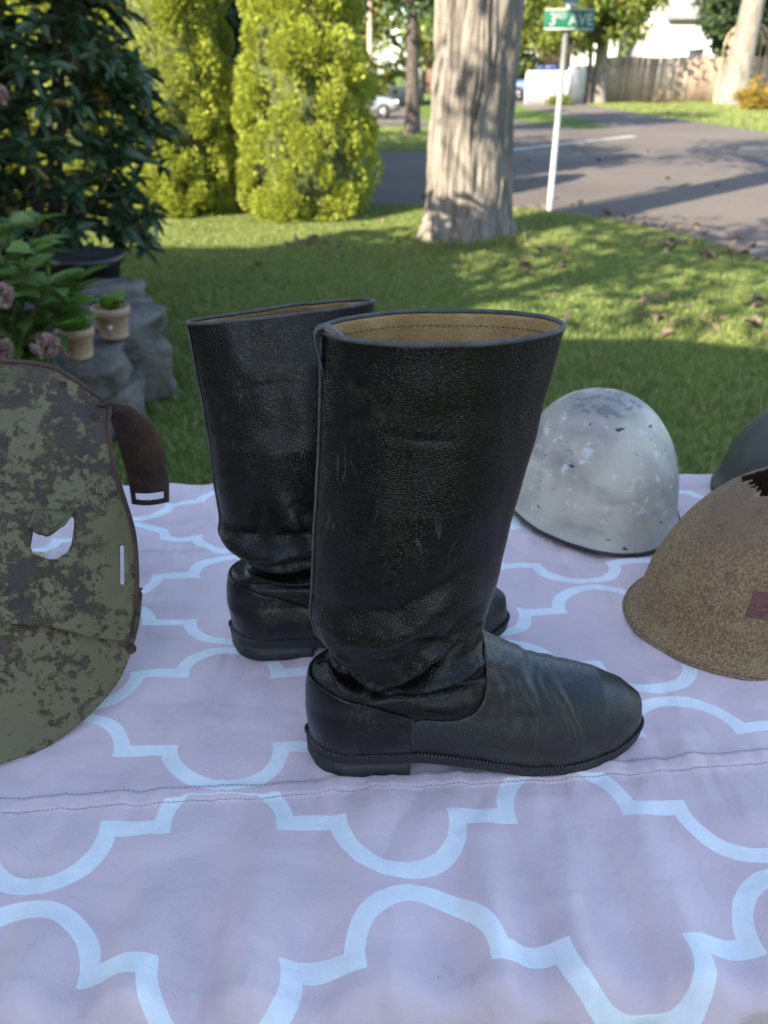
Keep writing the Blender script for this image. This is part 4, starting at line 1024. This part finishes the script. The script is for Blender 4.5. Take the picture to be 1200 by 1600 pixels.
    for s in np.arange(0, tot, .0034):
        x_ = np.interp(s, per, plan[:, 0]); y_ = np.interp(s, per, plan[:, 1]); nx_ = np.interp(s, per, nrm2[:, 0]); ny_ = np.interp(s, per, nrm2[:, 1])
        wr.box((x_ + nx_ * .0036, (y_ + ny_ * .0036) * ysg, float(zsole(x_)) + .0026), (.0030, .0020, .0024), Matrix.Rotation(math.atan2(ny_ * ysg, nx_), 3, 'Z'))
    tag(wr.build('welt_ribs', M_WELT, root), kind='stuff')
    # heel block
    hx_ = np.linspace(0, .0965, 26); hw_ = width(np.clip(hx_, .0032, 1), np.zeros(26)); hw_[0] = 0
    hp = [(x_ - .003, -w_ - .0028) for x_, w_ in zip(hx_[1:], hw_[1:])]; hp = [(-.0035, 0)] + hp
    hq = hp + [(hp[-1][0] - .004, -.018), (hp[-1][0] - .006, 0), (hp[-1][0] - .004, .018)] + [(a, -b) for a, b in hp[:0:-1]]
    n = len(hq); V = []
    for (zf, ex) in ((0., -.0012), (.0012, 0), (1., 0)):
        for a, b in hq:
            z_ = zf if zf < .5 else float(zsole(max(a, 0))) - .0082
            V.append((a * (1 + ex * 8), b * (1 + ex * 20) * ysg, z_))
    F = [tuple(f) for f in grid_faces(3, n, False, True)] + [tuple(range(n)), tuple(range(3 * n - 1, 2 * n - 1, -1))]
    obj('heel_block', V, F, M_SOLE, root, False)
    # --- back strip and pull loop
    kk = range(np.searchsorted(zs, .118), nu, 3); bs = MB()
    pth = [G2[i, 5] + N[i, 5] * .0008 for i in kk]
    bs.tube([tuple(v_) for v_ in pth], .0012, 6).build('back_piping', M_EDGE, root, True)
    if not loop: return root
    tp = G2[-1, 0]
    path = np.array([(.002, 0, -.034), (-.001, 0, -.018), (-.004, 0, -.006), (-.0045, 0, .002), (.0005, 0, .0055), (.007, 0, .0042), (.013, 0, .0005), (.018, 0, -.006)]) + tp
    hw2 = .0065; V = []; yy0 = -.006 * ysg
    for i, c_ in enumerate(path):
        t = path[min(i + 1, 7)] - path[max(i - 1, 0)]; nn = np.array([-t[2], 0, t[0]]); nn /= np.linalg.norm(nn)
        for a, b in ((-1, -1), (1, -1), (1, 1), (-1, 1)): V.append(c_ + np.array([0, a * hw2 + yy0, 0]) + nn * b * .0011)
    F = [tuple(f) for f in grid_faces(8, 4, False, True)] + [(0, 1, 2, 3), (31, 30, 29, 28)]
    o = obj('pull_loop', V, F, M_EDGE, root); sd = o.modifiers.new('smooth', 'SUBSURF'); sd.levels = 2; sd.render_levels = 2
    return root
FOLDS_A = [
    ([(.010, .172), (.040, .168), (.072, .174), (.103, .190), (.140, .214)], .0038, .018),   # overhanging roll
    ([(.018, .138), (.034, .128), (.047, .107), (.061, .094)], -.0062, .0062),               # deep crease over the counter
    ([(.061, .094), (.080, .112), (.105, .131), (.126, .146), (.150, .160)], -.0050, .0060),
    ([(.026, .158), (.042, .137), (.060, .113), (.077, .127), (.105, .147), (.130, .165)], .0042, .0085),
    ([(.077, .104), (.105, .114), (.133, .121), (.152, .125)], .0042, .0065),
    ([(.062, .090), (.094, .096), (.128, .101), (.156, .106)], -.0036, .0045),
    ([(.095, .081), (.123, .079), (.148, .088)], .0020, .0080),
    ([(.008, .118), (.024, .109), (.044, .096)], .0026, .0075),
    ([(.093, .172), (.120, .162), (.138, .184)], -.0022, .0060), ([(.030, .196), (.080, .200), (.130, .236)], -.0016, .010),
    ([(.178, .116), (.191, .095), (.203, .062), (.208, .028)], -.0014, .0030), ([(.186, .112), (.200, .090), (.212, .058)], .0011, .0042),
    ([(.212, .098), (.226, .075), (.238, .050), (.244, .030)], -.0015, .0028), ([(.198, .105), (.211, .085), (.220, .055)], -.0010, .0026), ([(.222, .094), (.238, .070), (.250, .042)], .0010, .0042),
    ([(.232, .088), (.246, .065), (.256, .038)], -.0010, .0026), ([(.166, .122), (.180, .095), (.188, .060)], -.0012, .0050),
    ([(.075, .348), (.098, .345), (.118, .345)], -.0006, .003)]
FOLDS_B = [
    ([(.004, .150), (.04, .142), (.09, .148), (.150, .168)], .0085, .013),
    ([(.008, .118), (.040, .106), (.080, .104), (.150, .118)], -.0085, .0075),
    ([(.060, .23), (.062, .19), (.050, .16)], -.005, .013), ([(.085, .22), (.095, .18), (.11, .155)], .005, .014),
    ([(.030, .128), (.075, .118), (.130, .132)], .0045, .008), ([(.02, .165), (.06, .155), (.09, .165), (.14, .185)], -.003, .008),
    ([(.040, .082), (.090, .080), (.150, .092)], -.004, .006), ([(.03, .093), (.09, .092), (.14, .103)], .004, .006),
    ([(.05, .345), (.08, .350), (.12, .352)], -.0006, .003),
    ([(.186, .100), (.200, .075), (.207, .040)], -.0012, .0035)]
FOLDS_B = [([(x_, z_ + (.018 if z_ < .2 else 0)) for x_, z_ in pts_], a_ * .8, s_) for pts_, a_, s_ in FOLDS_B]
BZ = TZ + .0055
make_boot('riding_boot', 'nearer tall black leather boot with open tan lined top', (-.070, .529, BZ), R(4.5), .043, 0.0, FOLDS_A, 3).scale = (.975, 1, 1)
make_boot('riding_boot', 'farther tall black leather boot leaning back behind the other boot', (-.170, .690, BZ), R(5.0), .013, .135, FOLDS_B, 17, False, .021, False).scale = (.955, .97, .97)

# ================================================================== breastplate
m = Mat('chipped_olive_paint', .55, .45)
n1 = m.noise(36, 9, .72); n2 = m.noise(120, 7, .72); n3 = m.noise(5, 4); n4 = m.noise(150, 4); n5 = m.noise(20, 5, .6, m.mapping((1, 1, 1), loc=(4, 2, 1)))
ol = m.mix(n3.ss(.3, .7), (.125, .100, .040), (.165, .134, .060)); ol = m.mix(n4.ss(.4, .7, 0, .35), ol, (.10, .10, .055))
ru = m.mix(n5.ss(.35, .65), (.042, .029, .025), (.082, .050, .036)); ru = m.mix(n2.ss(.66, .76, 0, .7), ru, (.16, .06, .022))
msk = (n1 * .45 + n2 * .3 + n3 * .25).ss(.495, .545)
hz = m.xyz()[2]; msk2 = (n1 * .55 + n2 * .25 + (hz - .26) * 3.0).ss(.46, .60)
mk = msk.max(msk2)
m.color(m.mix(mk, ol, ru)); m.rough(mk * .18 + .5); m.bump(mk, .0012, .7).bump(n4, .0008, .6); M_ARM = m.m
m = Mat('brown_rust', .8, .3); n1 = m.noise(14, 6); n2 = m.noise(90, 6, .7)
m.color(m.mix(n2.ss(.5, .72), m.mix(n1.ss(.35, .65), (.045, .028, .022), (.095, .05, .033)), (.13, .075, .05))).bump(n2, .002); M_RUST = m.m
bpl = empty('breastplate', (-.42, .495, TZ)); tag(bpl, 'rusty olive steel breastplate with a torn hole and shoulder strap', 'armour')
t_ = math.atan2(.31, .25); AO = np.array((-.42, .495, .7485)); AU = np.array((0, math.cos(t_), math.sin(t_))); AN = np.array((0, -math.sin(t_), math.cos(t_))); AX = np.array((1., 0, 0))
def arm_pt(a, b, off=0.):
    a = np.asarray(a, float)[..., None]; b = np.asarray(b, float)[..., None]
    dent = .0025 * fbm(a[..., 0] * 14, b[..., 0] * 14, 0, 3, 77)
    roll = .016 * sstep(.33, .41, b[..., 0])      # neck edge rolls outward
    return AO + a * AX + b * AU + (-2.2 * a * a) * AN + ((dent + np.asarray(off) - roll * .6)[..., None]) * AN
def half(pts): return pts + [(-a, b) for a, b in pts[::-1] if a > 1e-6]
def plate(name, outline, holes, off, mat, step=.0045, thick=.003):
    o = np.array(outline); lo, hi = o.min(0), o.max(0); g = np.array([(x + random.uniform(-.001, .001), y + random.uniform(-.001, .001)) for x in np.arange(lo[0], hi[0], step) for y in np.arange(lo[1], hi[1], step)])
    k = inside(o, g[:, 0], g[:, 1])
    for h in holes: k &= ~inside(np.array(h), g[:, 0], g[:, 1])
    V2, F = cdt(outline, holes, [tuple(q_) for q_ in g[k]])
    cen = np.array([V2[f].mean(0) for f in F]); k = inside(o, cen[:, 0], cen[:, 1])
    for h in holes: k &= ~inside(np.array(h), cen[:, 0], cen[:, 1])
    F = [f for f, q_ in zip(F, k) if q_]
    V = arm_pt(V2[:, 0], V2[:, 1], off) - np.array(bpl.location)
    ob = obj(name, V, F, mat, bpl); so = ob.modifiers.new('thickness', 'SOLIDIFY'); so.thickness = thick; so.offset = -1; return ob
def dens(pts, n=5):
    r = []
    for i in range(len(pts) - 1):
        for k in range(n): t = k / n; r.append((pts[i][0] * (1 - t) + pts[i + 1][0] * t, pts[i][1] * (1 - t) + pts[i + 1][1] * t))
    return r + [pts[-1]]
def cat_(pts, n=6):
    P = [pts[0]] + list(pts) + [pts[-1]]; r = []
    for i in range(1, len(P) - 2):
        p0, p1, p2, p3 = (np.array(P[i + k]) for k in (-1, 0, 1, 2))
        for k in range(n):
            t = k / n; r.append(tuple(.5 * ((2 * p1) + (-p0 + p2) * t + (2 * p0 - 5 * p1 + 4 * p2 - p3) * t * t + (-p0 + 3 * p1 - 3 * p2 + p3) * t ** 3)))
    return r + [tuple(pts[-1])]
upper_half = cat_([(0, .392), (.0327, .3995), (.0563, .4005), (.0824, .3972), (.1027, .3864), (.1231, .3720), (.1330, .3640)], 5) + cat_([(.1345, .3563), (.1352, .3363), (.1432, .2965), (.1529, .2638), (.1612, .2343), (.1652, .2044), (.1666, .1712), (.1640, .140), (.1617, .1222)], 5) + cat_([(.160, .121), (.1325, .1255), (.1004, .1348), (.0517, .139), (0, .141)], 5)
hole = [(.0772, .2440), (.0790, .2330), (.0785, .2235), (.0775, .2120), (.0800, .2060), (.0870, .2030), (.0935, .2005), (.0995, .2010), (.1030, .2040), (.1085, .2085), (.1112, .2160), (.1120, .2250), (.1125, .2350), (.1118, .2425), (.1080, .2462), (.0990, .2480), (.0900, .2478), (.0820, .2470)]
slot = [(.1514, .2165), (.1525, .2182), (.1542, .2182), (.1553, .2165), (.1568, .1800), (.1562, .1783), (.1540, .1781), (.1529, .1795)]
plate('chest_plate', half(upper_half), [hole, slot, [(-a, b) for a, b in slot]], .008, M_ARM)
low_half = cat_([(0, .155), (.08, .155), (.1605, .176), (.1675, .172), (.1685, .168), (.1672, .1417), (.1621, .1125), (.1504, .078), (.1261, .0453), (.0966, .0215), (.0613, .0085), (.03, .0035), (0, .002)], 6)
plate('belly_plate', half(low_half), [], -.004, M_ARM)
eo = half(upper_half); ev = arm_pt(np.array([q_[0] for q_ in eo]), np.array([q_[1] for q_ in eo]), .0075) - np.array(bpl.location)
ne_ = int(len(upper_half) * .69)
for part_ in (ev[:ne_], ev[len(ev) - ne_ + 1:]):
    MB().tube([tuple(v_) for v_ in part_], .0026, 8).build('rolled_edge', M_RUST, bpl, True)
# torn tongue of metal curling out of the hole
na, nb = 22, 16; aa, bb = np.meshgrid(np.linspace(0, 1, na), np.linspace(0, 1, nb), indexing='ij')
av = .0785 + .0335 * aa; ragg = .0205 + .004 * np.sin(aa * np.pi) + .0014 * vnoise(aa * 9, 0, 0, 5); bv = .2475 - ragg * bb * (1 - .12 * np.cos(aa * 6.28) * bb)
FV = arm_pt(av, bv, .008 + .022 * bb ** .9 * (.6 + .4 * aa) + .0015 * vnoise(aa * 5, bb * 5, 0, 3)) - np.array(bpl.location)
o = obj('torn_flap', FV, grid_faces(na, nb), M_ARM, bpl); so = o.modifiers.new('thickness', 'SOLIDIFY'); so.thickness = .0025
rv = MB()
for (a, b, off) in ((.1609, .1138, -.004), (.0926, .3800, .008), (.1224, .3490, .008), (-.1609, .1138, -.004)):
    r_ = MB(); Q = arm_pt(np.array(a), np.array(b), off + .0005) - np.array(bpl.location)
    rad = .0055 if b < .2 and b > .11 and a > .1607 and b < .12 else .0038
    r_.lathe([(0, .0028), (rad * .5, .0024), (rad * .85, .0012), (rad, 0), (rad, -.002)], 14)
    ob = r_.build('rivet', M_RUST, bpl, True); ob.matrix_local = Matrix.Translation(Vector(Q)) @ Vector(AN).to_track_quat('Z', 'Y').to_matrix().to_4x4()
# shoulder strap curling away behind, with its slot
SL = [(-.2969, .745, 1.0137), (-.2951, .765, .9976), (-.3024, .795, .9654), (-.3062, .812, .9307), (-.305, .817, .8923), (-.3038, .812, .8584)]
SR = [(-.2853, .750, 1.0151), (-.2732, .775, .9994), (-.2619, .805, .9658), (-.2597, .825, .9246), (-.2607, .830, .8882), (-.2619, .820, .8566)]
SLc = np.array(cat_(SL, 8)); SRc = np.array(cat_(SR, 8)); nl_ = len(SLc)
# a mid rib pair leaves the slot open near the end
us = [0, .12, .3, .5, .7, .88, 1.]
Gs = np.array([[SLc[i] * (1 - u) + SRc[i] * u + np.array([0, -.006 * math.sin(math.pi * u), 0]) for u in us] for i in range(nl_)]) - np.array(bpl.location)
F = [tuple(f) for f in grid_faces(nl_, len(us)) if not (nl_ - 5 <= f[0] // len(us) <= nl_ - 4 and 1 <= f[0] % len(us) <= 4)]
o = obj('shoulder_strap', Gs.reshape(-1, 3), F, M_RUST, bpl); so = o.modifiers.new('thickness', 'SOLIDIFY'); so.thickness = .003; so.offset = 0
# wooden prop the armour leans on
M_PROP = plain('plain_pine', (.4, .29, .17), .8, .2, 12)
pr = empty('wooden_prop', (-.52, .78, TZ + .004)); tag(pr, 'plain wooden prop behind the breastplate', 'prop')
MB().box((0, 0, .008), (.14, .16, .016)).build('base', M_PROP, pr, False, .002)
MB().tube([(0, .03, .012), (0, .0, .16), (.0, -.068, .262)], .011, 10).build('strut', M_PROP, pr, True)

# ================================================================== helmets
def helmet(name, label, loc, rz, rx, ry, H, nn, mat, inner, flare=.0, flare_h=.012, rim_wave=0., dents=.002, seed=0, hole=None, rim_mat=None, visor=0., lift=0., rim_r=.0022):
    root = empty(name, loc, rz); tag(root, label, 'helmet')
    nt, nz = 200, 110; th = np.linspace(0, 2 * np.pi, nt, endpoint=False); ph = np.linspace(0, np.pi / 2 - .012, nz)
    PH, T = np.meshgrid(ph, th, indexing='ij')
    def S(PH, T, off=0.):
        r = np.cos(PH) ** (2 / nn); z = np.sin(PH) ** (2 / nn)
        zr = z * H; fl = flare * np.exp(-(zr / flare_h) ** 1.3); vi = visor * np.exp(-(zr / .02) ** 1.2) * np.clip(np.cos(T), 0, 1) ** 3
        q = 1 + off
        x = (rx * r + fl + vi) * np.cos(T); y = (ry * r + fl) * np.sin(T)
        nse = dents * fbm(np.cos(T) * r * 3, np.sin(T) * r * 3, z * 3 + seed, 3, seed)
        k = (1 + nse / rx) * q
        zz = zr * q + (rim_wave * np.cos(2 * T) - rim_wave) * np.exp(-zr / .05) * -1 + lift
        return np.stack([x * k, y * k, zz], -1)
    G = S(PH, T); top = np.array([[0, 0, H + lift]])
    V = np.concatenate([G.reshape(-1, 3), top]); F = [tuple(int(i) for i in f[::-1]) for f in grid_faces(nz, nt, False, True)]
    b = (nz - 1) * nt; F += [(b + i, b + (i + 1) % nt, nz * nt) for i in range(nt)]
    if hole is not None:
        F = [f for f in F if not hole(*np.mean(V[list(f)], axis=0))]
    o = obj('shell', V, F, mat, root); so = o.modifiers.new('thickness', 'SOLIDIFY'); so.thickness = .0018; so.offset = -1
    if hole is None:
        obj('liner', np.concatenate([S(PH, T, -.035).reshape(-1, 3) + np.array([0, 0, .001]), top - np.array([[0, 0, .006]])]), [f[::-1] for f in F], inner, root)
    rimp = [tuple(v_) for v_ in G[0]] + [tuple(G[0][0]), tuple(G[0][1])]
    MB().tube(rimp, rim_r, 8, False).build('rim', rim_mat or mat, root, True)
    return root, S
m = Mat('worn_white_paint', .55, .4, 0., 0.)
n1 = m.noise(9, 6, .55); n2 = m.noise(70, 5, .62); n3 = m.noise(22, 6, .65, m.mapping((1, 1, 1), loc=(3, 1, 2))); n4 = m.noise(16, 3, .5, m.mapping((1, 1, 1.6), loc=(1, 7, 0))); v1 = m.voro(46); n5 = m.noise(95, 3, .5, m.mapping((.6, .6, 1.3), loc=(5, 0, 2)))
hz = m.xyz()[2]
c = m.mix(n1.ss(.35, .65), (.36, .31, .265), (.54, .49, .395)); c = m.mix(n4.ss(.46, .7, 0, .55), c, (.19, .165, .185)); c = m.mix(n3.ss(.56, .7, 0, .6), c, (.33, .28, .22))
c = m.mix(n2.ss(.60, .64, 0, .7), c, (.6, .61, .62)); c = m.mix(hz.ss(.05, .012, 0, .6), c, (.44, .44, .38))
c = m.mix(n5.ss(.70, .715, 0, .95), c, (.03, .03, .032)); c = m.mix((hz.ss(.165, .172) * n2.ss(.5, .55)) * .85, c, (.14, .145, .14))
m.color(c).bump(n2, .0006, .7).bump(n5.ss(.70, .715), .0008, -.8); M_WHEL = m.m
M_BLK = plain('black_steel', (.015, .015, .017), .5, .2, 20)
helmet('steel_helmet', 'dented white painted steel helmet behind the toe of the boot', (.306, .998, TZ + .006), R(-70), .124, .117, .178, 2.25, M_WHEL, M_BLK, .004, .010, .004, .0012, 5, None, M_BLK, .008, .004, .0024)
m = Mat('pitted_tan_rust', .75, .35)
n1 = m.noise(8, 5); n2 = m.noise(430, 4, .6); n3 = m.noise(120, 5, .7); n4 = m.noise(28, 6, .65); hz = m.xyz()[2]
c = m.mix(n2.ss(.42, .58), (.15, .095, .053), (.34, .22, .11)); c = m.mix(n3.ss(.45, .62, 0, .4), c, (.14, .09, .055)); c = m.mix((hz * 5.2 + (n1 - .5) * 1.3).ss(.48, .95, 0, .72), c, (.17, .105, .07))
c = m.mix(n4.ss(.56, .66, 0, .55), c, (.30, .22, .12)); c = m.mix(n4.ss(.40, .33, 0, .4), c, (.07, .045, .033))
m.color(c).bump(n2, .0014, .8).bump(n4, .002, .6); M_TAN = m.m
def hole_fn(x, y, z):
    if z < .12: return False
    a = math.atan2(y - .004, x + .040); r = math.hypot((x + .040) / .046, (y - .004) / .028)
    return r < 1 + .32 * float(vnoise(math.cos(a) * 2.3, math.sin(a) * 2.3, 1.7, 9)) + .22 * float(vnoise(math.cos(a) * 6, math.sin(a) * 6, 4, 10)) + .12 * float(vnoise(math.cos(a) * 14, math.sin(a) * 14, 4, 11))
tanr, tanS = helmet('steel_helmet', 'rusted tan steel helmet with a ragged hole in its crown', (.4689, .7449, TZ + .008), .158, .1678, .110, .1905, 2.087, M_TAN, M_BLK, .0145, .0125, 0., .0018, 8, hole_fn, None, 0, 0, .002)
m = Mat('faded_maroon_paint', .75, .3); n1 = m.noise(120, 6, .7); n2 = m.noise(40, 4); m.color(m.mix(n1.ss(.50, .62, 0, .75), m.mix(n2.ss(.3, .7), (.11, .042, .045), (.17, .07, .068)), (.19, .12, .07))).bump(n1, .001); M_MAROON = m.m
def on_dome(root, S, th0, th1, z0, z1, nm, mat):
    TT, PP = np.meshgrid(np.linspace(th0, th1, 14), np.linspace(z0, z1, 14), indexing='ij')
    return obj(nm, S(PP, TT, .0035), grid_faces(14, 14), mat, root)
on_dome(tanr, tanS, R(-130), R(-110), R(18.8), R(28.5), 'painted_patch', M_MAROON)
pt = tanS(np.array([[R(19.5)]]), np.array([[R(-134.5)]]), .002)[0, 0]
rv = MB().lathe([(0, .0022), (.002, .002), (.0032, .001), (.0036, -.001)], 14).build('rivet', M_TAN, tanr, True)
rv.matrix_local = Matrix.Translation(Vector(pt)) @ Vector((pt[0], pt[1], .03)).to_track_quat('Z', 'Y').to_matrix().to_4x4()
m = Mat('dark_olive_paint', .5, .45); n1 = m.noise(9, 5); n2 = m.noise(45, 5, .65, m.mapping((1, 1, .5)), 1.5)
c = m.mix(n1.ss(.3, .7), (.05, .052, .045), (.085, .085, .072)); c = m.mix(n2.ss(.66, .70, 0, .8), c, (.33, .37, .36)); m.color(c).bump(n2, .0006); M_OLH = m.m
helmet('steel_helmet', 'dark olive steel helmet at the back right corner of the table', (.645, 1.035, TZ + .006), R(20), .135, .122, .155, 2.2, M_OLH, M_BLK, .005, .012, .003, .0012, 21, None, M_BLK, .006, .003)

# ================================================================== fallen leaves
M_DEAD = leafmat('dead_leaf', ((.10, .07, .05), (.15, .105, .07), (.2, .15, .11), (.24, .14, .06)), .2, .7, False)
dl = []
for cup, dr in ((.5, .3), (-.4, -.5), (.7, .1)):
    dl.append(mesh('fallen_leaf', *ovate(1, .33, 6, cup, dr, .25), M_DEAD))
def drop_leaf(x, y, s, label, group, dz=.02):
    o = link('fallen_leaf', random.choice(dl)); tag(o, label, 'leaf', group)
    o.location = (x, y, float(gz(np.array(x), np.array(y))) + dz); f_ = .5 if dz > .013 else .12; o.rotation_euler = (random.uniform(-f_, f_), random.uniform(-f_, f_), random.uniform(0, 6.3)); o.scale = (s, s, s)
LL = 'curled brown leaf fallen on the lawn grass'; LG = 'fallen leaves on the lawn'
for (cx, cy, n, sp) in ((1.05, 6.0, 9, .16), (1.75, 5.05, 8, .13), (1.72, 4.55, 12, .16), (2.35, 4.95, 7, .12), (-.62, 7.1, 14, .14), (1.95, 4.5, 7, .1), (2.3, 4.4, 5, .1), (.9, 4.6, 5, .15), (2.55, 7.0, 14, .2), (2.7, 6.4, 12, .16), (-1.0, 6.1, 4, .2), (.7, 7.0, 5, .35), (1.5, 6.6, 5, .2)):
    for k in range(n): drop_leaf(cx + random.gauss(0, sp), cy + random.gauss(0, sp * .8), random.uniform(.05, .10), LL, LG, random.uniform(.018, .04))
k = 0
while k < 60:
    y = random.uniform(3, 8.6); x = random.uniform(-.5 * y, .5 * y)
    if not inside(road_np, np.array([x]), np.array([y]))[0]: drop_leaf(x, y, random.uniform(.04, .075), LL, LG); k += 1
k = 0
while k < 70:
    y = random.uniform(6, 17); x = random.uniform(-.2, 6.5)
    e = 1 if random.random() < .6 else 0
    if e: t = random.randrange(2, 8); x = ROAD[t][0] + random.gauss(.12, .15); y = ROAD[t][1] + random.gauss(.12, .3)
    if inside(road_np, np.array([x]), np.array([y]))[0]: drop_leaf(x, y, random.uniform(.06, .12), 'dry orange leaf lying on the asphalt', 'fallen leaves on the road', .012); k += 1
